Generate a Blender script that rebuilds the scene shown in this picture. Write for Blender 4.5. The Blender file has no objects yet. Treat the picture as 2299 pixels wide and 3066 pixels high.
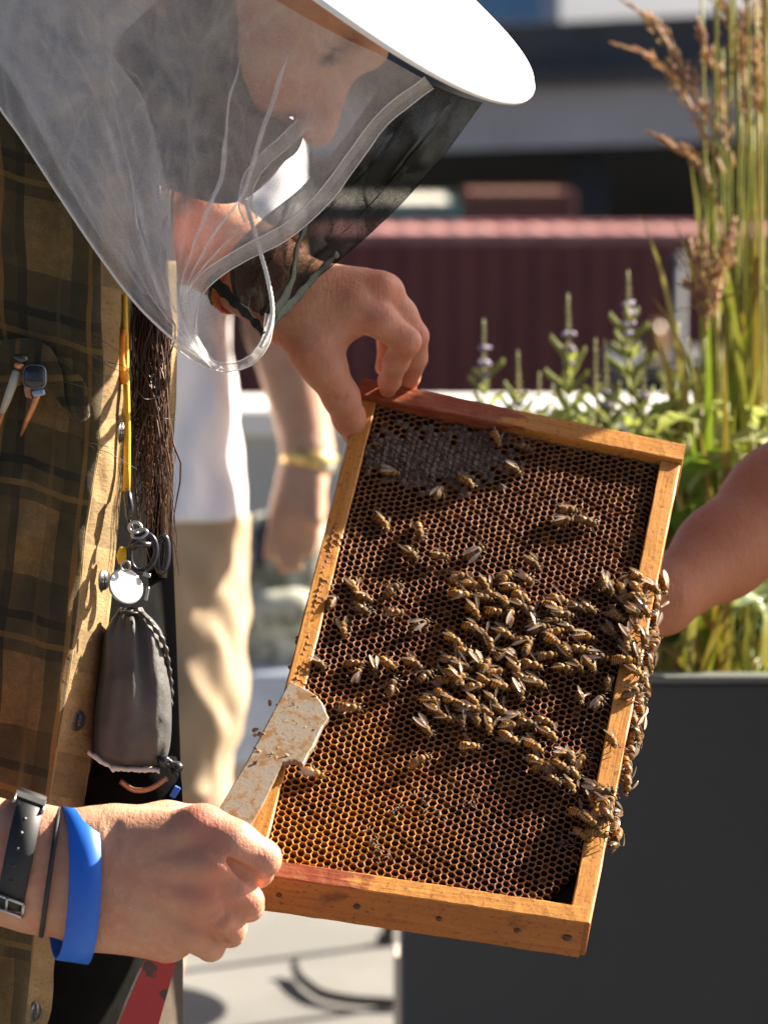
import bpy, math, random
import numpy as np
from mathutils import Vector, Matrix, noise

random.seed(7)
scene = bpy.context.scene
COL = scene.collection

# ------------------------------------------------------------ camera
F, PW, PH = 9700.0, 2299.0, 3066.0          # focal length and photo size in photo pixels
PITCH = math.radians(7.5)
CAM = Vector((0.0, 0.0, 1.5))
RIGHT = Vector((1, 0, 0))
FWD = Vector((0, math.cos(PITCH), -math.sin(PITCH)))
UP = Vector((0, math.sin(PITCH), math.cos(PITCH)))
cd = bpy.data.cameras.new("camera")
cam = bpy.data.objects.new("camera", cd)
COL.objects.link(cam)
cam.location = CAM
cam.rotation_euler = (math.pi/2 - PITCH, 0, 0)
cd.sensor_fit = 'HORIZONTAL'
cd.sensor_width = 24.0
cd.lens = 24.0*F/PW
cd.clip_start = 0.05
cd.clip_end = 2000
cd.dof.use_dof = True
cd.dof.focus_distance = 2.17
cd.dof.aperture_fstop = 8.0
scene.camera = cam

# ------------------------------------------------------------ light
SUN = Vector((0.76, 0.362, 0.54)).normalized()    # direction towards the sun
world = bpy.data.worlds.new("World")
scene.world = world
world.use_nodes = True
wn = world.node_tree
bg = wn.nodes["Background"]
sky = wn.nodes.new("ShaderNodeTexSky")
sky.sky_type = 'NISHITA'
sky.sun_disc = False
sky.sun_elevation = math.asin(SUN.z)
sky.sun_rotation = math.atan2(SUN.x, SUN.y)
sky.air_density = 0.32
sky.dust_density = 2.2
sky.ozone_density = 0.0
wn.links.new(sky.outputs[0], bg.inputs[0])
bg.inputs[1].default_value = 0.05
sl = bpy.data.lights.new("sun", 'SUN')
sl.energy = 5.0
sl.angle = math.radians(0.53)
sl.color = (1.0, 0.90, 0.76)
so = bpy.data.objects.new("sun", sl)
COL.objects.link(so)
so.rotation_euler = (-SUN).to_track_quat('-Z', 'Y').to_euler()
vs = scene.view_settings
vs.view_transform = 'Standard'
vs.look = 'None'
vs.gamma = 1.0
vs.use_curve_mapping = False
vs.exposure = 2.05
scene.cycles.max_bounces = 7
scene.cycles.transparent_max_bounces = 14
scene.cycles.caustics_reflective = False
scene.cycles.caustics_refractive = False

# ------------------------------------------------------------ helpers
def U(px, py, d):
    """photo pixel at distance d along the camera axis -> world point"""
    return CAM + RIGHT*((px-PW/2)/F*d) - UP*((py-PH/2)/F*d) + FWD*d

def ray(px, py):
    return (RIGHT*((px-PW/2)/F) - UP*((py-PH/2)/F) + FWD)

def interp(pts, n):
    """resample a polyline (list of tuples) with Catmull-Rom to n points"""
    P = [np.array(p, float) for p in pts]
    if len(P) == 2:
        return [P[0]+(P[1]-P[0])*i/(n-1) for i in range(n)]
    L = [0.0]
    for a, b in zip(P, P[1:]):
        L.append(L[-1]+max(1e-9, float(np.linalg.norm((b-a)[:2]))))
    out = []
    for i in range(n):
        s = L[-1]*i/(n-1)
        k = 0
        while k < len(P)-2 and L[k+1] < s:
            k += 1
        t = (s-L[k])/(L[k+1]-L[k])
        p0 = P[max(k-1, 0)]; p1 = P[k]; p2 = P[k+1]; p3 = P[min(k+2, len(P)-1)]
        h1 = L[k+1]-L[k]
        m1 = (p2-p0)/(L[k+1]-L[max(k-1, 0)])*h1
        m2 = (p3-p1)/(L[min(k+2, len(P)-1)]-L[k])*h1
        t2, t3 = t*t, t*t*t
        out.append((2*t3-3*t2+1)*p1+(t3-2*t2+t)*m1+(-2*t3+3*t2)*p2+(t3-t2)*m2)
    return out

def fy(pts):
    """piecewise linear function y -> x from (y, x) pairs"""
    ys = [p[0] for p in pts]; xs = [p[1] for p in pts]
    return lambda y: float(np.interp(y, ys, xs))

def mesh_obj(name, verts, faces, mats, parent=None, smooth=True, idx=None, uv=None, origin=None):
    me = bpy.data.meshes.new(name)
    vl = [tuple(v) for v in verts]
    me.from_pydata(vl, [], [tuple(int(i) for i in f) for f in faces])
    if not isinstance(mats, (list, tuple)):
        mats = [mats]
    for m in mats:
        me.materials.append(m)
    if idx is not None:
        me.polygons.foreach_set("material_index", list(idx))
    if smooth:
        me.polygons.foreach_set("use_smooth", [True]*len(me.polygons))
    if uv is not None:
        ul = me.uv_layers.new(name="UVMap")
        buf = np.zeros(len(me.loops)*2)
        vi = np.zeros(len(me.loops), int)
        me.loops.foreach_get("vertex_index", vi)
        ua = np.array(uv, float)
        buf[0::2] = ua[vi, 0]; buf[1::2] = ua[vi, 1]
        ul.data.foreach_set("uv", buf)
    me.update()
    o = bpy.data.objects.new(name, me)
    COL.objects.link(o)
    if parent is not None:
        put(o, parent)
    return o

def put(o, parent):
    """make o (built in world coordinates) a child without moving it"""
    o.parent = parent
    if parent.type == 'EMPTY':
        o.matrix_parent_inverse = Matrix.Translation(-Vector(parent.location))
    else:
        p = parent.parent
        o.matrix_parent_inverse = Matrix.Translation(Vector((0, 0, 0)))
        o.matrix_parent_inverse = Matrix.Identity(4)
        # a mesh part has its own offset: child shares the same world frame
        if p is not None and p.type == 'EMPTY':
            o.matrix_parent_inverse = Matrix.Identity(4)

def thing(name, label, cat, loc, group=None):
    o = bpy.data.objects.new(name, None)
    o.empty_display_size = 0.02
    COL.objects.link(o)
    o.location = loc
    o["label"] = label; o["category"] = cat
    if group: o["group"] = group
    return o

def tag(o, label, cat, group=None):
    o["label"] = label; o["category"] = cat
    if group: o["group"] = group
    return o

def frames(path):
    P = [Vector(p) for p in path]
    T = []
    for i in range(len(P)):
        t = P[min(i+1, len(P)-1)]-P[max(i-1, 0)]
        T.append(t.normalized() if t.length > 1e-12 else Vector((0, 0, 1)))
    ref = Vector((0, 0, 1)) if abs(T[0].z) < .9 else Vector((1, 0, 0))
    N = [(ref - T[0]*ref.dot(T[0])).normalized()]
    for i in range(1, len(P)):
        n = N[-1]-T[i]*N[-1].dot(T[i])
        N.append(n.normalized() if n.length > 1e-9 else N[-1])
    return P, T, N

def tube_geo(path, radii, n=8, flat=1.0, cap=True):
    P, T, N = frames(path)
    if not hasattr(radii, '__len__'):
        radii = [radii]*len(P)
    V, Fc = [], []
    for p, t, a, r in zip(P, T, N, radii):
        b = t.cross(a)
        for k in range(n):
            th = 2*math.pi*k/n
            V.append(p+a*(math.cos(th)*r)+b*(math.sin(th)*r*flat))
    for i in range(len(P)-1):
        for k in range(n):
            Fc.append((i*n+k, i*n+(k+1) % n, (i+1)*n+(k+1) % n, (i+1)*n+k))
    if cap:
        Fc.append(tuple(range(n))[::-1])
        Fc.append(tuple(range((len(P)-1)*n, len(P)*n)))
    return V, Fc

class Geo:
    def __init__(s): s.v = []; s.f = []; s.i = []
    def add(s, vf, m=0):
        V, Fc = vf; o = len(s.v)
        s.v += list(V); s.f += [tuple(a+o for a in f) for f in Fc]; s.i += [m]*len(Fc)
        return s
    def obj(s, name, mats, parent=None, smooth=True):
        return mesh_obj(name, s.v, s.f, mats, parent, smooth, idx=s.i)

def box_geo(c, ax, ay, az, bev=0.0):
    """box from centre and three half-axis vectors; optional small chamfer"""
    c = Vector(c); ax, ay, az = Vector(ax), Vector(ay), Vector(az)
    if bev <= 0:
        V = [c+ax*x+ay*y+az*z for x in (-1, 1) for y in (-1, 1) for z in (-1, 1)]
        Fc = [(0, 1, 3, 2), (4, 6, 7, 5), (0, 4, 5, 1), (2, 3, 7, 6), (0, 2, 6, 4), (1, 5, 7, 3)]
        return V, Fc
    V, Fc, ids = [], [], {}
    L = [ax.length, ay.length, az.length]
    e = [1-bev/max(l, 1e-9) for l in L]
    A = [ax, ay, az]
    def vid(s, k):
        if (s, k) not in ids:
            q = Vector(c)
            for j in range(3):
                q = q+A[j]*(s[j]*(1.0 if j == k else e[j]))
            ids[(s, k)] = len(V); V.append(q)
        return ids[(s, k)]
    for k in range(3):
        i, j = [(1, 2), (2, 0), (0, 1)][k]
        for sg in (-1, 1):
            q = []
            for (p, r) in ((-1, -1), (1, -1), (1, 1), (-1, 1)):
                s = [0, 0, 0]; s[k] = sg; s[i] = p; s[j] = r
                q.append(vid(tuple(s), k))
            Fc.append(tuple(q if sg > 0 else q[::-1]))
    for k in range(3):
        i, j = [(1, 2), (2, 0), (0, 1)][k]
        for p in (-1, 1):
            for r in (-1, 1):
                s1 = [0, 0, 0]; s2 = [0, 0, 0]
                s1[i] = s2[i] = p; s1[j] = s2[j] = r; s1[k] = -1; s2[k] = 1
                Fc.append((vid(tuple(s1), i), vid(tuple(s2), i), vid(tuple(s2), j), vid(tuple(s1), j)))
    for sx in (-1, 1):
        for sy in (-1, 1):
            for sz in (-1, 1):
                s = (sx, sy, sz)
                Fc.append((vid(s, 0), vid(s, 1), vid(s, 2)))
    return V, Fc

def grid_geo(G, close=False):
    n, m = len(G), len(G[0])
    V = [p for r in G for p in r]
    Fc = []
    for i in range(n-1):
        for j in range(m if close else m-1):
            Fc.append((i*m+j, i*m+(j+1) % m, (i+1)*m+(j+1) % m, (i+1)*m+j))
    return V, Fc

def coons(top, bot, left, right, n, m):
    """n rows top->bottom, m columns left->right, curves given as control polylines"""
    T = interp(top, m); B = interp(bot, m); L = interp(left, n); R = interp(right, n)
    G = []
    for i in range(n):
        v = i/(n-1); row = []
        for j in range(m):
            u = j/(m-1)
            p = (1-v)*T[j]+v*B[j]+(1-u)*L[i]+u*R[i]-((1-u)*(1-v)*T[0]+u*(1-v)*T[-1]+(1-u)*v*B[0]+u*v*B[-1])
            row.append(p)
        G.append(row)
    return G

def fbm(x, y, z=0.0, o=3):
    return noise.fractal(Vector((x, y, z)), 1.0, 2.0, o)

# ---- implicit surfaces -------------------------------------------------
class Body:
    """smooth union of tapered capsules, polygonised with surface nets"""
    def __init__(s, lo, hi, h):
        s.lo = np.array(lo, float); s.h = h
        s.n = np.ceil((np.array(hi, float)-s.lo)/h).astype(int)+1
        s.G = np.full(s.n, 0.05, np.float32)
    def sub(s, lo, hi):
        a = np.clip(np.floor((np.array(lo)-s.lo)/s.h).astype(int), 0, s.n)
        b = np.clip(np.ceil((np.array(hi)-s.lo)/s.h).astype(int)+1, 0, s.n)
        if np.any(b <= a): return None
        ax = [s.lo[k]+s.h*np.arange(a[k], b[k]) for k in range(3)]
        X, Y, Z = np.meshgrid(*ax, indexing='ij')
        return tuple(slice(a[k], b[k]) for k in range(3)), X, Y, Z
    def blend(s, sl, d, k, cut=False):
        g = s.G[sl]
        if cut:
            h = np.maximum(k-np.abs(g+d), 0)/k if k > 0 else 0
            s.G[sl] = np.maximum(g, -d)+h*h*k*.25
        else:
            h = np.maximum(k-np.abs(g-d), 0)/k
            s.G[sl] = np.minimum(g, d)-h*h*k*.25
    def cone(s, a, b, ra, rb, k=.006, cut=False):
        a = np.array(a, float); b = np.array(b, float)
        m = max(ra, rb)+2*k+3*s.h
        q = s.sub(np.minimum(a, b)-m, np.maximum(a, b)+m)
        if q is None: return
        sl, X, Y, Z = q
        ab = b-a; L2 = max(float(ab@ab), 1e-12)
        t = np.clip(((X-a[0])*ab[0]+(Y-a[1])*ab[1]+(Z-a[2])*ab[2])/L2, 0, 1)
        d = np.sqrt((X-a[0]-t*ab[0])**2+(Y-a[1]-t*ab[1])**2+(Z-a[2]-t*ab[2])**2)-(ra+(rb-ra)*t)
        s.blend(sl, d, k, cut)
    def ell(s, c, ax, k=.006, cut=False):
        """ellipsoid: ax = three axis vectors"""
        c = np.array(c, float); A = [np.array(v, float) for v in ax]
        m = max(np.linalg.norm(v) for v in A)+2*k+3*s.h
        q = s.sub(c-m, c+m)
        if q is None: return
        sl, X, Y, Z = q
        r = [np.linalg.norm(v) for v in A]
        L = [((X-c[0])*v[0]+(Y-c[1])*v[1]+(Z-c[2])*v[2])/rr for v, rr in zip(A, r)]
        k0 = np.sqrt(sum((l/rr)**2 for l, rr in zip(L, r)))
        k1 = np.sqrt(sum((l/rr/rr)**2 for l, rr in zip(L, r)))+1e-9
        s.blend(sl, k0*(k0-1)/k1, k, cut)
    def plane_cut(s, p, n):
        """remove everything on the side n points to"""
        sl, X, Y, Z = s.sub(s.lo, s.lo+s.h*s.n)
        d = (X-p[0])*n[0]+(Y-p[1])*n[1]+(Z-p[2])*n[2]
        s.G[sl] = np.maximum(s.G[sl], d[:s.n[0], :s.n[1], :s.n[2]])
    def mesh(s):
        G = s.G.copy()
        G[0], G[-1], G[:, 0], G[:, -1], G[:, :, 0], G[:, :, -1] = (.02,)*6
        nx, ny, nz = G.shape
        ins = G < 0
        c = np.zeros((nx-1, ny-1, nz-1), np.int8)
        offs = [(i, j, k) for i in (0, 1) for j in (0, 1) for k in (0, 1)]
        for i, j, k in offs:
            c += ins[i:nx-1+i, j:ny-1+j, k:nz-1+k]
        act = (c > 0) & (c < 8)
        I = np.argwhere(act)
        vid = np.full(act.shape, -1, np.int64); vid[act] = np.arange(len(I))
        pos = np.zeros((len(I), 3)); cnt = np.zeros(len(I))
        for o in offs:
            for ax in range(3):
                if o[ax]: continue
                o2 = list(o); o2[ax] = 1
                a = G[I[:, 0]+o[0], I[:, 1]+o[1], I[:, 2]+o[2]].astype(float)
                b = G[I[:, 0]+o2[0], I[:, 1]+o2[1], I[:, 2]+o2[2]].astype(float)
                x = (a < 0) != (b < 0)
                t = np.where(x, a/np.where(x, a-b, 1), 0)
                p = np.tile(np.array(o, float), (len(I), 1)); p[:, ax] += t
                pos[x] += p[x]; cnt[x] += 1
        pos = (I+pos/cnt[:, None])*s.h+s.lo
        Fc = []
        for ax in range(3):
            e = [slice(None)]*3; e2 = [slice(None)]*3
            e[ax] = slice(0, -1); e2[ax] = slice(1, None)
            A = ins[tuple(e)]; B = ins[tuple(e2)]
            E_ = np.argwhere(A != B)
            u, v = [(1, 2), (2, 0), (0, 1)][ax]
            ok = (E_[:, u] > 0) & (E_[:, v] > 0) & (E_[:, u] < G.shape[u]-1) & (E_[:, v] < G.shape[v]-1)
            E_ = E_[ok]
            def cell(du, dv):
                q = E_.copy(); q[:, u] += du; q[:, v] += dv
                return vid[q[:, 0], q[:, 1], q[:, 2]]
            q = np.stack([cell(-1, -1), cell(0, -1), cell(0, 0), cell(-1, 0)], 1)
            fl = A[E_[:, 0], E_[:, 1], E_[:, 2]]
            q[~fl] = q[~fl][:, ::-1]
            Fc.append(q)
        return pos, np.concatenate(Fc)

def join(parts):
    V, Fc = [], []; o = 0
    for v, f in parts:
        V.append(np.array([tuple(p) for p in v])); Fc += [tuple(int(a)+o for a in q) for q in f]; o += len(v)
    return np.concatenate(V), Fc

# ------------------------------------------------------------ materials
def newmat(name):
    m = bpy.data.materials.new(name); m.use_nodes = True
    return m, m.node_tree, m.node_tree.nodes["Principled BSDF"]

def nd(t, typ, **kw):
    n = t.nodes.new(typ)
    for k, v in kw.items():
        if k.startswith('i_'):
            key = k[2:]
            n.inputs[int(key) if key.isdigit() else key].default_value = v
        else:
            setattr(n, k, v)
    return n

def rgba(c): return (c[0], c[1], c[2], 1.0)

def mixc(t, fac, a, b, mode='MIX'):
    n = t.nodes.new("ShaderNodeMix"); n.data_type = 'RGBA'; n.blend_type = mode
    for s, v in ((n.inputs[0], fac), (n.inputs[6], a), (n.inputs[7], b)):
        if hasattr(v, 'links') or hasattr(v, 'is_output'): t.links.new(v, s)
        elif isinstance(v, (int, float)): s.default_value = v
        else: s.default_value = rgba(v)
    return n.outputs[2]

def math_(t, op, a, b=0.0, c=0.0):
    n = t.nodes.new("ShaderNodeMath"); n.operation = op
    for s, v in zip(n.inputs, (a, b, c)):
        if hasattr(v, 'is_output'): t.links.new(v, s)
        else: s.default_value = v
    return n.outputs[0]

def ramp(t, fac, stops):
    n = t.nodes.new("ShaderNodeValToRGB")
    e = n.color_ramp.elements
    while len(e) < len(stops): e.new(0.5)
    for el, (p, c) in zip(e, stops):
        el.position = p; el.color = rgba(c) if hasattr(c, '__len__') else (c, c, c, 1)
    t.links.new(fac, n.inputs[0])
    return n.outputs[0]

def coord(t, kind='Object', scale=(1, 1, 1), rot=(0, 0, 0)):
    tc = t.nodes.new("ShaderNodeTexCoord"); mp = t.nodes.new("ShaderNodeMapping")
    mp.inputs['Scale'].default_value = scale; mp.inputs['Rotation'].default_value = rot
    t.links.new(tc.outputs[kind], mp.inputs[0])
    return mp.outputs[0]

def tnoise(t, vec, scale, detail=4, rough=.55, dist=0.0):
    n = nd(t, "ShaderNodeTexNoise"); n.inputs['Scale'].default_value = scale
    n.inputs['Detail'].default_value = detail; n.inputs['Roughness'].default_value = rough
    n.inputs['Distortion'].default_value = dist
    t.links.new(vec, n.inputs['Vector'])
    return n.outputs[0]

def tbump(t, p, h, strength, dist=.001):
    b = nd(t, "ShaderNodeBump"); b.inputs['Strength'].default_value = strength
    b.inputs['Distance'].default_value = dist
    t.links.new(h, b.inputs['Height']); t.links.new(b.outputs[0], p.inputs['Normal'])

def simple(name, c1, c2=None, scale=30, rough=.6, bump=0.0, bscale=200, bdist=.001, spec=.5, metal=0.0,
           stretch=(1, 1, 1), lo=.35, hi=.65, sss=0.0, coat=0.0, trans=0.0, sheen=0.0, kind='Object'):
    m, t, p = newmat(name)
    v = coord(t, kind, stretch)
    if c2 is not None:
        n = tnoise(t, v, scale)
        t.links.new(ramp(t, n, [(lo, c1), (hi, c2)]), p.inputs['Base Color'])
    else:
        p.inputs['Base Color'].default_value = rgba(c1)
    p.inputs['Roughness'].default_value = rough
    p.inputs['Specular IOR Level'].default_value = spec
    p.inputs['Metallic'].default_value = metal
    p.inputs['Coat Weight'].default_value = coat
    p.inputs['Sheen Weight'].default_value = sheen
    if sss:
        p.inputs['Subsurface Weight'].default_value = sss
        p.inputs['Subsurface Radius'].default_value = (1, .45, .25)
        p.inputs['Subsurface Scale'].default_value = .004
    if bump:
        tbump(t, p, tnoise(t, v, bscale, 3), bump, bdist)
    return m

def skin_mat(name, base, red, pale):
    m, t, p = newmat(name)
    v = coord(t)
    big = tnoise(t, v, 28, 3)
    mid = tnoise(t, v, 140, 4)
    fine = tnoise(t, v, 900, 2)
    c = mixc(t, ramp(t, big, [(.38, 0.0), (.66, 1.0)]), base, red)
    c = mixc(t, ramp(t, mid, [(.45, 0.0), (.75, .55)]), c, pale)
    fl = nd(t, "ShaderNodeVertexColor"); fl.layer_name = "flush"
    c = mixc(t, math_(t, 'MULTIPLY', fl.outputs[0], ramp(t, mid, [(.3, .5), (.6, 1.0)])), c, tuple(v*k for v, k in zip(red, (1.02, .72, .75))))
    fre = nd(t, "ShaderNodeTexVoronoi"); fre.inputs['Scale'].default_value = 210
    t.links.new(v, fre.inputs['Vector'])
    fm = math_(t, 'MULTIPLY', math_(t, 'LESS_THAN', fre.outputs['Distance'], .12), ramp(t, mid, [(.5, 0.0), (.6, .5)]))
    c = mixc(t, fm, c, tuple(x*.45 for x in base))
    t.links.new(c, p.inputs['Base Color'])
    p.inputs['Roughness'].default_value = .55
    p.inputs['Specular IOR Level'].default_value = .4
    p.inputs['Subsurface Weight'].default_value = .12
    p.inputs['Subsurface Radius'].default_value = (1, .35, .18)
    p.inputs['Subsurface Scale'].default_value = .006
    h = math_(t, 'ADD', math_(t, 'MULTIPLY', mid, .8), math_(t, 'MULTIPLY', fine, .35))
    st = tnoise(t, coord(t, 'Object', (500, 120, 120)), 1.0, 3)
    tbump(t, p, math_(t, 'ADD', h, math_(t, 'MULTIPLY', st, .5)), .75, .0014)
    return m

def net_mat(name, col, density, mesh_scale=900, transl=.5, crease=0.0, grain=.4):
    """fine netting: threads over holes, holes are truly transparent"""
    m, t, p = newmat(name)
    t.nodes.remove(p)
    out = t.nodes["Material Output"]
    dif = nd(t, "ShaderNodeBsdfDiffuse"); dif.inputs[0].default_value = rgba(col)
    trl = nd(t, "ShaderNodeBsdfTranslucent"); trl.inputs[0].default_value = rgba(col)
    mx = nd(t, "ShaderNodeMixShader"); mx.inputs[0].default_value = transl
    t.links.new(dif.outputs[0], mx.inputs[1]); t.links.new(trl.outputs[0], mx.inputs[2])
    tr = nd(t, "ShaderNodeBsdfTransparent")
    v = coord(t)
    cr = tnoise(t, v, 26, 5, .6, .6)
    fi = tnoise(t, v, mesh_scale, 1)
    d = math_(t, 'ADD', math_(t, 'MULTIPLY', math_(t, 'SUBTRACT', cr, .5), .18), density)
    d = math_(t, 'ADD', d, math_(t, 'MULTIPLY', math_(t, 'SUBTRACT', fi, .5), grain))
    if crease:
        for sc, wd, am in ((6, .05, 1.0), (15, .07, .8), (34, .09, .4)):
            nn = tnoise(t, coord(t, 'Object', (1.6, 1.0, .7), (0, .5, 0)), sc, 2, .5, 1.2)
            rd_ = math_(t, 'SUBTRACT', 1.0, math_(t, 'MINIMUM', 1.0, math_(t, 'DIVIDE', math_(t, 'ABSOLUTE', math_(t, 'SUBTRACT', nn, .5)), wd)))
            d = math_(t, 'ADD', d, math_(t, 'MULTIPLY', rd_, crease*am))
    cl = nd(t, "ShaderNodeClamp"); t.links.new(d, cl.inputs[0])
    fx = nd(t, "ShaderNodeMixShader")
    t.links.new(cl.outputs[0], fx.inputs[0]); t.links.new(tr.outputs[0], fx.inputs[1]); t.links.new(mx.outputs[0], fx.inputs[2])
    t.links.new(fx.outputs[0], out.inputs[0])
    return m

def wood_mat(name, c1, c2, stain, stain_lo=.6, red=None):
    """honey-stained pine; UV u runs along the board in metres"""
    m, t, p = newmat(name)
    v = coord(t, 'UV', (14, 220, 1))
    v2 = coord(t, 'UV', (1, 1, 1))
    g = tnoise(t, v, 1.0, 5, .6, .8)
    c = ramp(t, g, [(.3, c1), (.7, c2)])
    sp = tnoise(t, v2, 260, 3, .6)
    c = mixc(t, ramp(t, sp, [(.57, 0.0), (.68, .8)]), c, stain)
    bl = tnoise(t, v2, 34, 4, .6)
    c = mixc(t, ramp(t, bl, [(stain_lo, 0.0), (stain_lo+.12, .8)]), c, stain)
    if red is not None:                      # smear of old red paint on the first stretch of the board
        sx = nd(t, "ShaderNodeSeparateXYZ"); t.links.new(v2, sx.inputs[0])
        wob = math_(t, 'MULTIPLY', math_(t, 'SUBTRACT', tnoise(t, coord(t, 'UV', (40, 160, 1)), 1.0, 4), .5), .09)
        pos = math_(t, 'ADD', sx.outputs[0], wob)
        mk = ramp(t, math_(t, 'MULTIPLY', math_(t, 'SUBTRACT', red, pos), 60), [(0.0, 0.0), (.6, .85)])
        pt = tnoise(t, coord(t, 'UV', (60, 300, 1)), 1.0, 4)
        rc = ramp(t, pt, [(.35, (.20, .020, .016)), (.55, (.26, .055, .028)), (.7, (.24, .12, .045))])
        c = mixc(t, mk, c, rc)
    t.links.new(c, p.inputs['Base Color'])
    p.inputs['Roughness'].default_value = .5
    p.inputs['Specular IOR Level'].default_value = .35
    tbump(t, p, math_(t, 'ADD', g, math_(t, 'MULTIPLY', sp, .6)), .6, .0008)
    return m

# ============================================================ SETTING
def AT(px, py, Y):
    r = ray(px, py)
    return CAM + r*((Y-CAM.y)/r.y)

def struct(o):
    o["kind"] = "structure"; return o

M_conc = simple("terrace_concrete", (.15, .146, .134), (.19, .184, .17), 3.5, .85, .25, 120, .002)
M_yard = simple("yard_asphalt", (.045, .045, .045), (.075, .072, .07), 4, .9, .3, 60, .01)
M_coping = simple("coping_paint", (.72, .71, .67), (.80, .79, .76), 6, .6, .1, 90)
M_parapet = simple("parapet_render", (.42, .43, .42), (.50, .51, .50), 5, .8, .2, 150)
M_maroon = simple("maroon_container_paint", (.150, .034, .029), (.19, .047, .038), 1.5, .55, .1, 20)
M_maroon_roof = simple("sunlit_container_roof", (.33, .13, .12), (.46, .24, .22), 3, .6)  # maroon lightened to pink, painting sunlight on roof and top rails
M_rust = simple("rusty_roof_paint", (.20, .085, .055), (.27, .12, .08), 2, .7)
M_teal = simple("teal_container_paint", (.05, .17, .18), (.07, .22, .22), 2, .5)
M_cream = simple("cream_roof_paint", (.52, .50, .42), (.60, .58, .5), 2, .6)
M_deck = simple("roadway_concrete", (.58, .53, .48), (.66, .61, .56), .6, .85)
M_deckd = simple("roadway_barrier", (.07, .075, .075), (.10, .10, .10), .8, .85)
M_dark = simple("shade_fill_cladding", (.018, .018, .013), (.03, .028, .02), .4, .8)  # near-black colour stands in for the shade beneath the roadway
M_glassb = simple("pale_facade", (.84, .86, .87), (.90, .91, .92), .2, .12, spec=.8)
M_bluep = simple("blue_pane", (.10, .24, .42), (.16, .34, .55), .5, .15)
M_greyb = simple("grey_facade", (.30, .35, .40), (.36, .40, .45), .3, .6)

# yard far below the terrace, one sheet to the horizon
yz = -2.65
struct(mesh_obj("ground", [(-900, 9.5, yz), (900, 9.5, yz), (900, 1500, yz), (-900, 1500, yz)], [(0, 1, 2, 3)], M_yard, smooth=False))
# roof terrace slab
g = Geo(); g.add(box_geo((0, 2.2, -.25), (14, 0, 0), (0, 6.6, 0), (0, 0, .25)))
struct(g.obj("terrace_floor", M_conc, smooth=False))
# slab joints as separate low ridges of sealant
# parapet with coping
pt = AT(1400, 1183, 8.25)
w = thing("parapet_wall", "low pale grey parapet wall with white coping behind the plants", "wall", (0, 8.1, 0))
g = Geo(); g.add(box_geo((0, 8.1, (pt.z-.07)/2), (13, 0, 0), (0, .11, 0), (0, 0, (pt.z-.07)/2)))
g.obj("wall_face", M_parapet, w, smooth=False)
for k in range(13):
    x0 = -12.7+k*2.0
    g = Geo(); g.add(box_geo((x0+1.0, 8.08, pt.z-.035), (.996, 0, 0), (0, .19, 0), (0, 0, .035), .008))
    g.obj("coping_stone", M_coping, w, smooth=False)

def container(name, label, x0, x1, y0, depth, ztop, height, m, mroof, period=.28, group=None):
    t = thing(name, label, "container", ((x0+x1)/2, y0+depth/2, ztop-height), group)
    # corrugated front
    V = []; Fc = []; n = int((x1-x0-.3)/period); xs = []
    for k in range(n):
        b = x0+.15+k*(x1-x0-.3)/n; p = (x1-x0-.3)/n
        xs += [(b, 0.0), (b+p*.3, 0.0), (b+p*.5, .045), (b+p*.8, .045)]
    xs.append((x1-.15, 0.0))
    zb, zt = ztop-height+.16, ztop-.13
    for (x, dy) in xs:
        V += [(x, y0+.03+dy, zb), (x, y0+.03+dy, zt)]
    for k in range(len(xs)-1):
        Fc.append((2*k, 2*k+2, 2*k+3, 2*k+1))
    mesh_obj("wall_panel", V, Fc, m, t, smooth=False)
    # corrugated roof
    V = []; Fc = []
    for k, (x, dy) in enumerate(xs):
        V += [(x, y0+.1, ztop-.03-dy*.4), (x, y0+depth-.1, ztop-.03-dy*.4)]
    for k in range(len(xs)-1):
        Fc.append((2*k, 2*k+2, 2*k+3, 2*k+1))
    mesh_obj("roof_panel", V, Fc, mroof, t, smooth=False)
    for zc, hh in ((ztop-.065, .065), (ztop-height+.08, .08)):
        for yy in (y0+.05, y0+depth-.05):
            g = Geo(); g.add(box_geo(((x0+x1)/2, yy, zc), ((x1-x0)/2-.16, 0, 0), (0, .05, 0), (0, 0, hh), .01))
            g.obj("rail", mroof if hh < .07 else m, t, smooth=False)
    for xx in (x0+.08, x1-.08):
        for yy in (y0+.08, y0+depth-.08):
            g = Geo(); g.add(box_geo((xx, yy, ztop-height/2+.003), (.08, 0, 0), (0, .081, 0), (0, 0, height/2), .01))
            g.obj("corner_post", m, t, smooth=False)
    for xx in (x0+.06, x1-.06):
        g = Geo(); g.add(box_geo((xx, y0+depth/2, ztop-height/2), (.02, 0, 0), (0, depth/2-.17, 0), (0, 0, height/2-.14)))
        g.obj("end_panel", m, t, smooth=False)
    return t
zt = AT(1400, 692, 35).z
container("shipping_container", "long maroon corrugated shipping container directly behind the parapet", -6.2, 6.1, 35, 2.44, zt, 2.6, M_maroon, M_maroon_roof)
a, b = AT(1385, 600, 60), AT(1722, 600, 60)
container("shipping_container", "short maroon container end under the roadway, right of the teal one", a.x, b.x, 60, 2.4, AT(1500, 572, 60).z, 3.4, M_maroon, M_rust)
a, b = AT(780, 600, 58), AT(1375, 600, 58)
container("shipping_container", "teal container with cream top beneath the grey roadway", a.x, b.x, 58, 5, AT(1200, 603, 58).z, 3.3, M_teal, M_cream)

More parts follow.
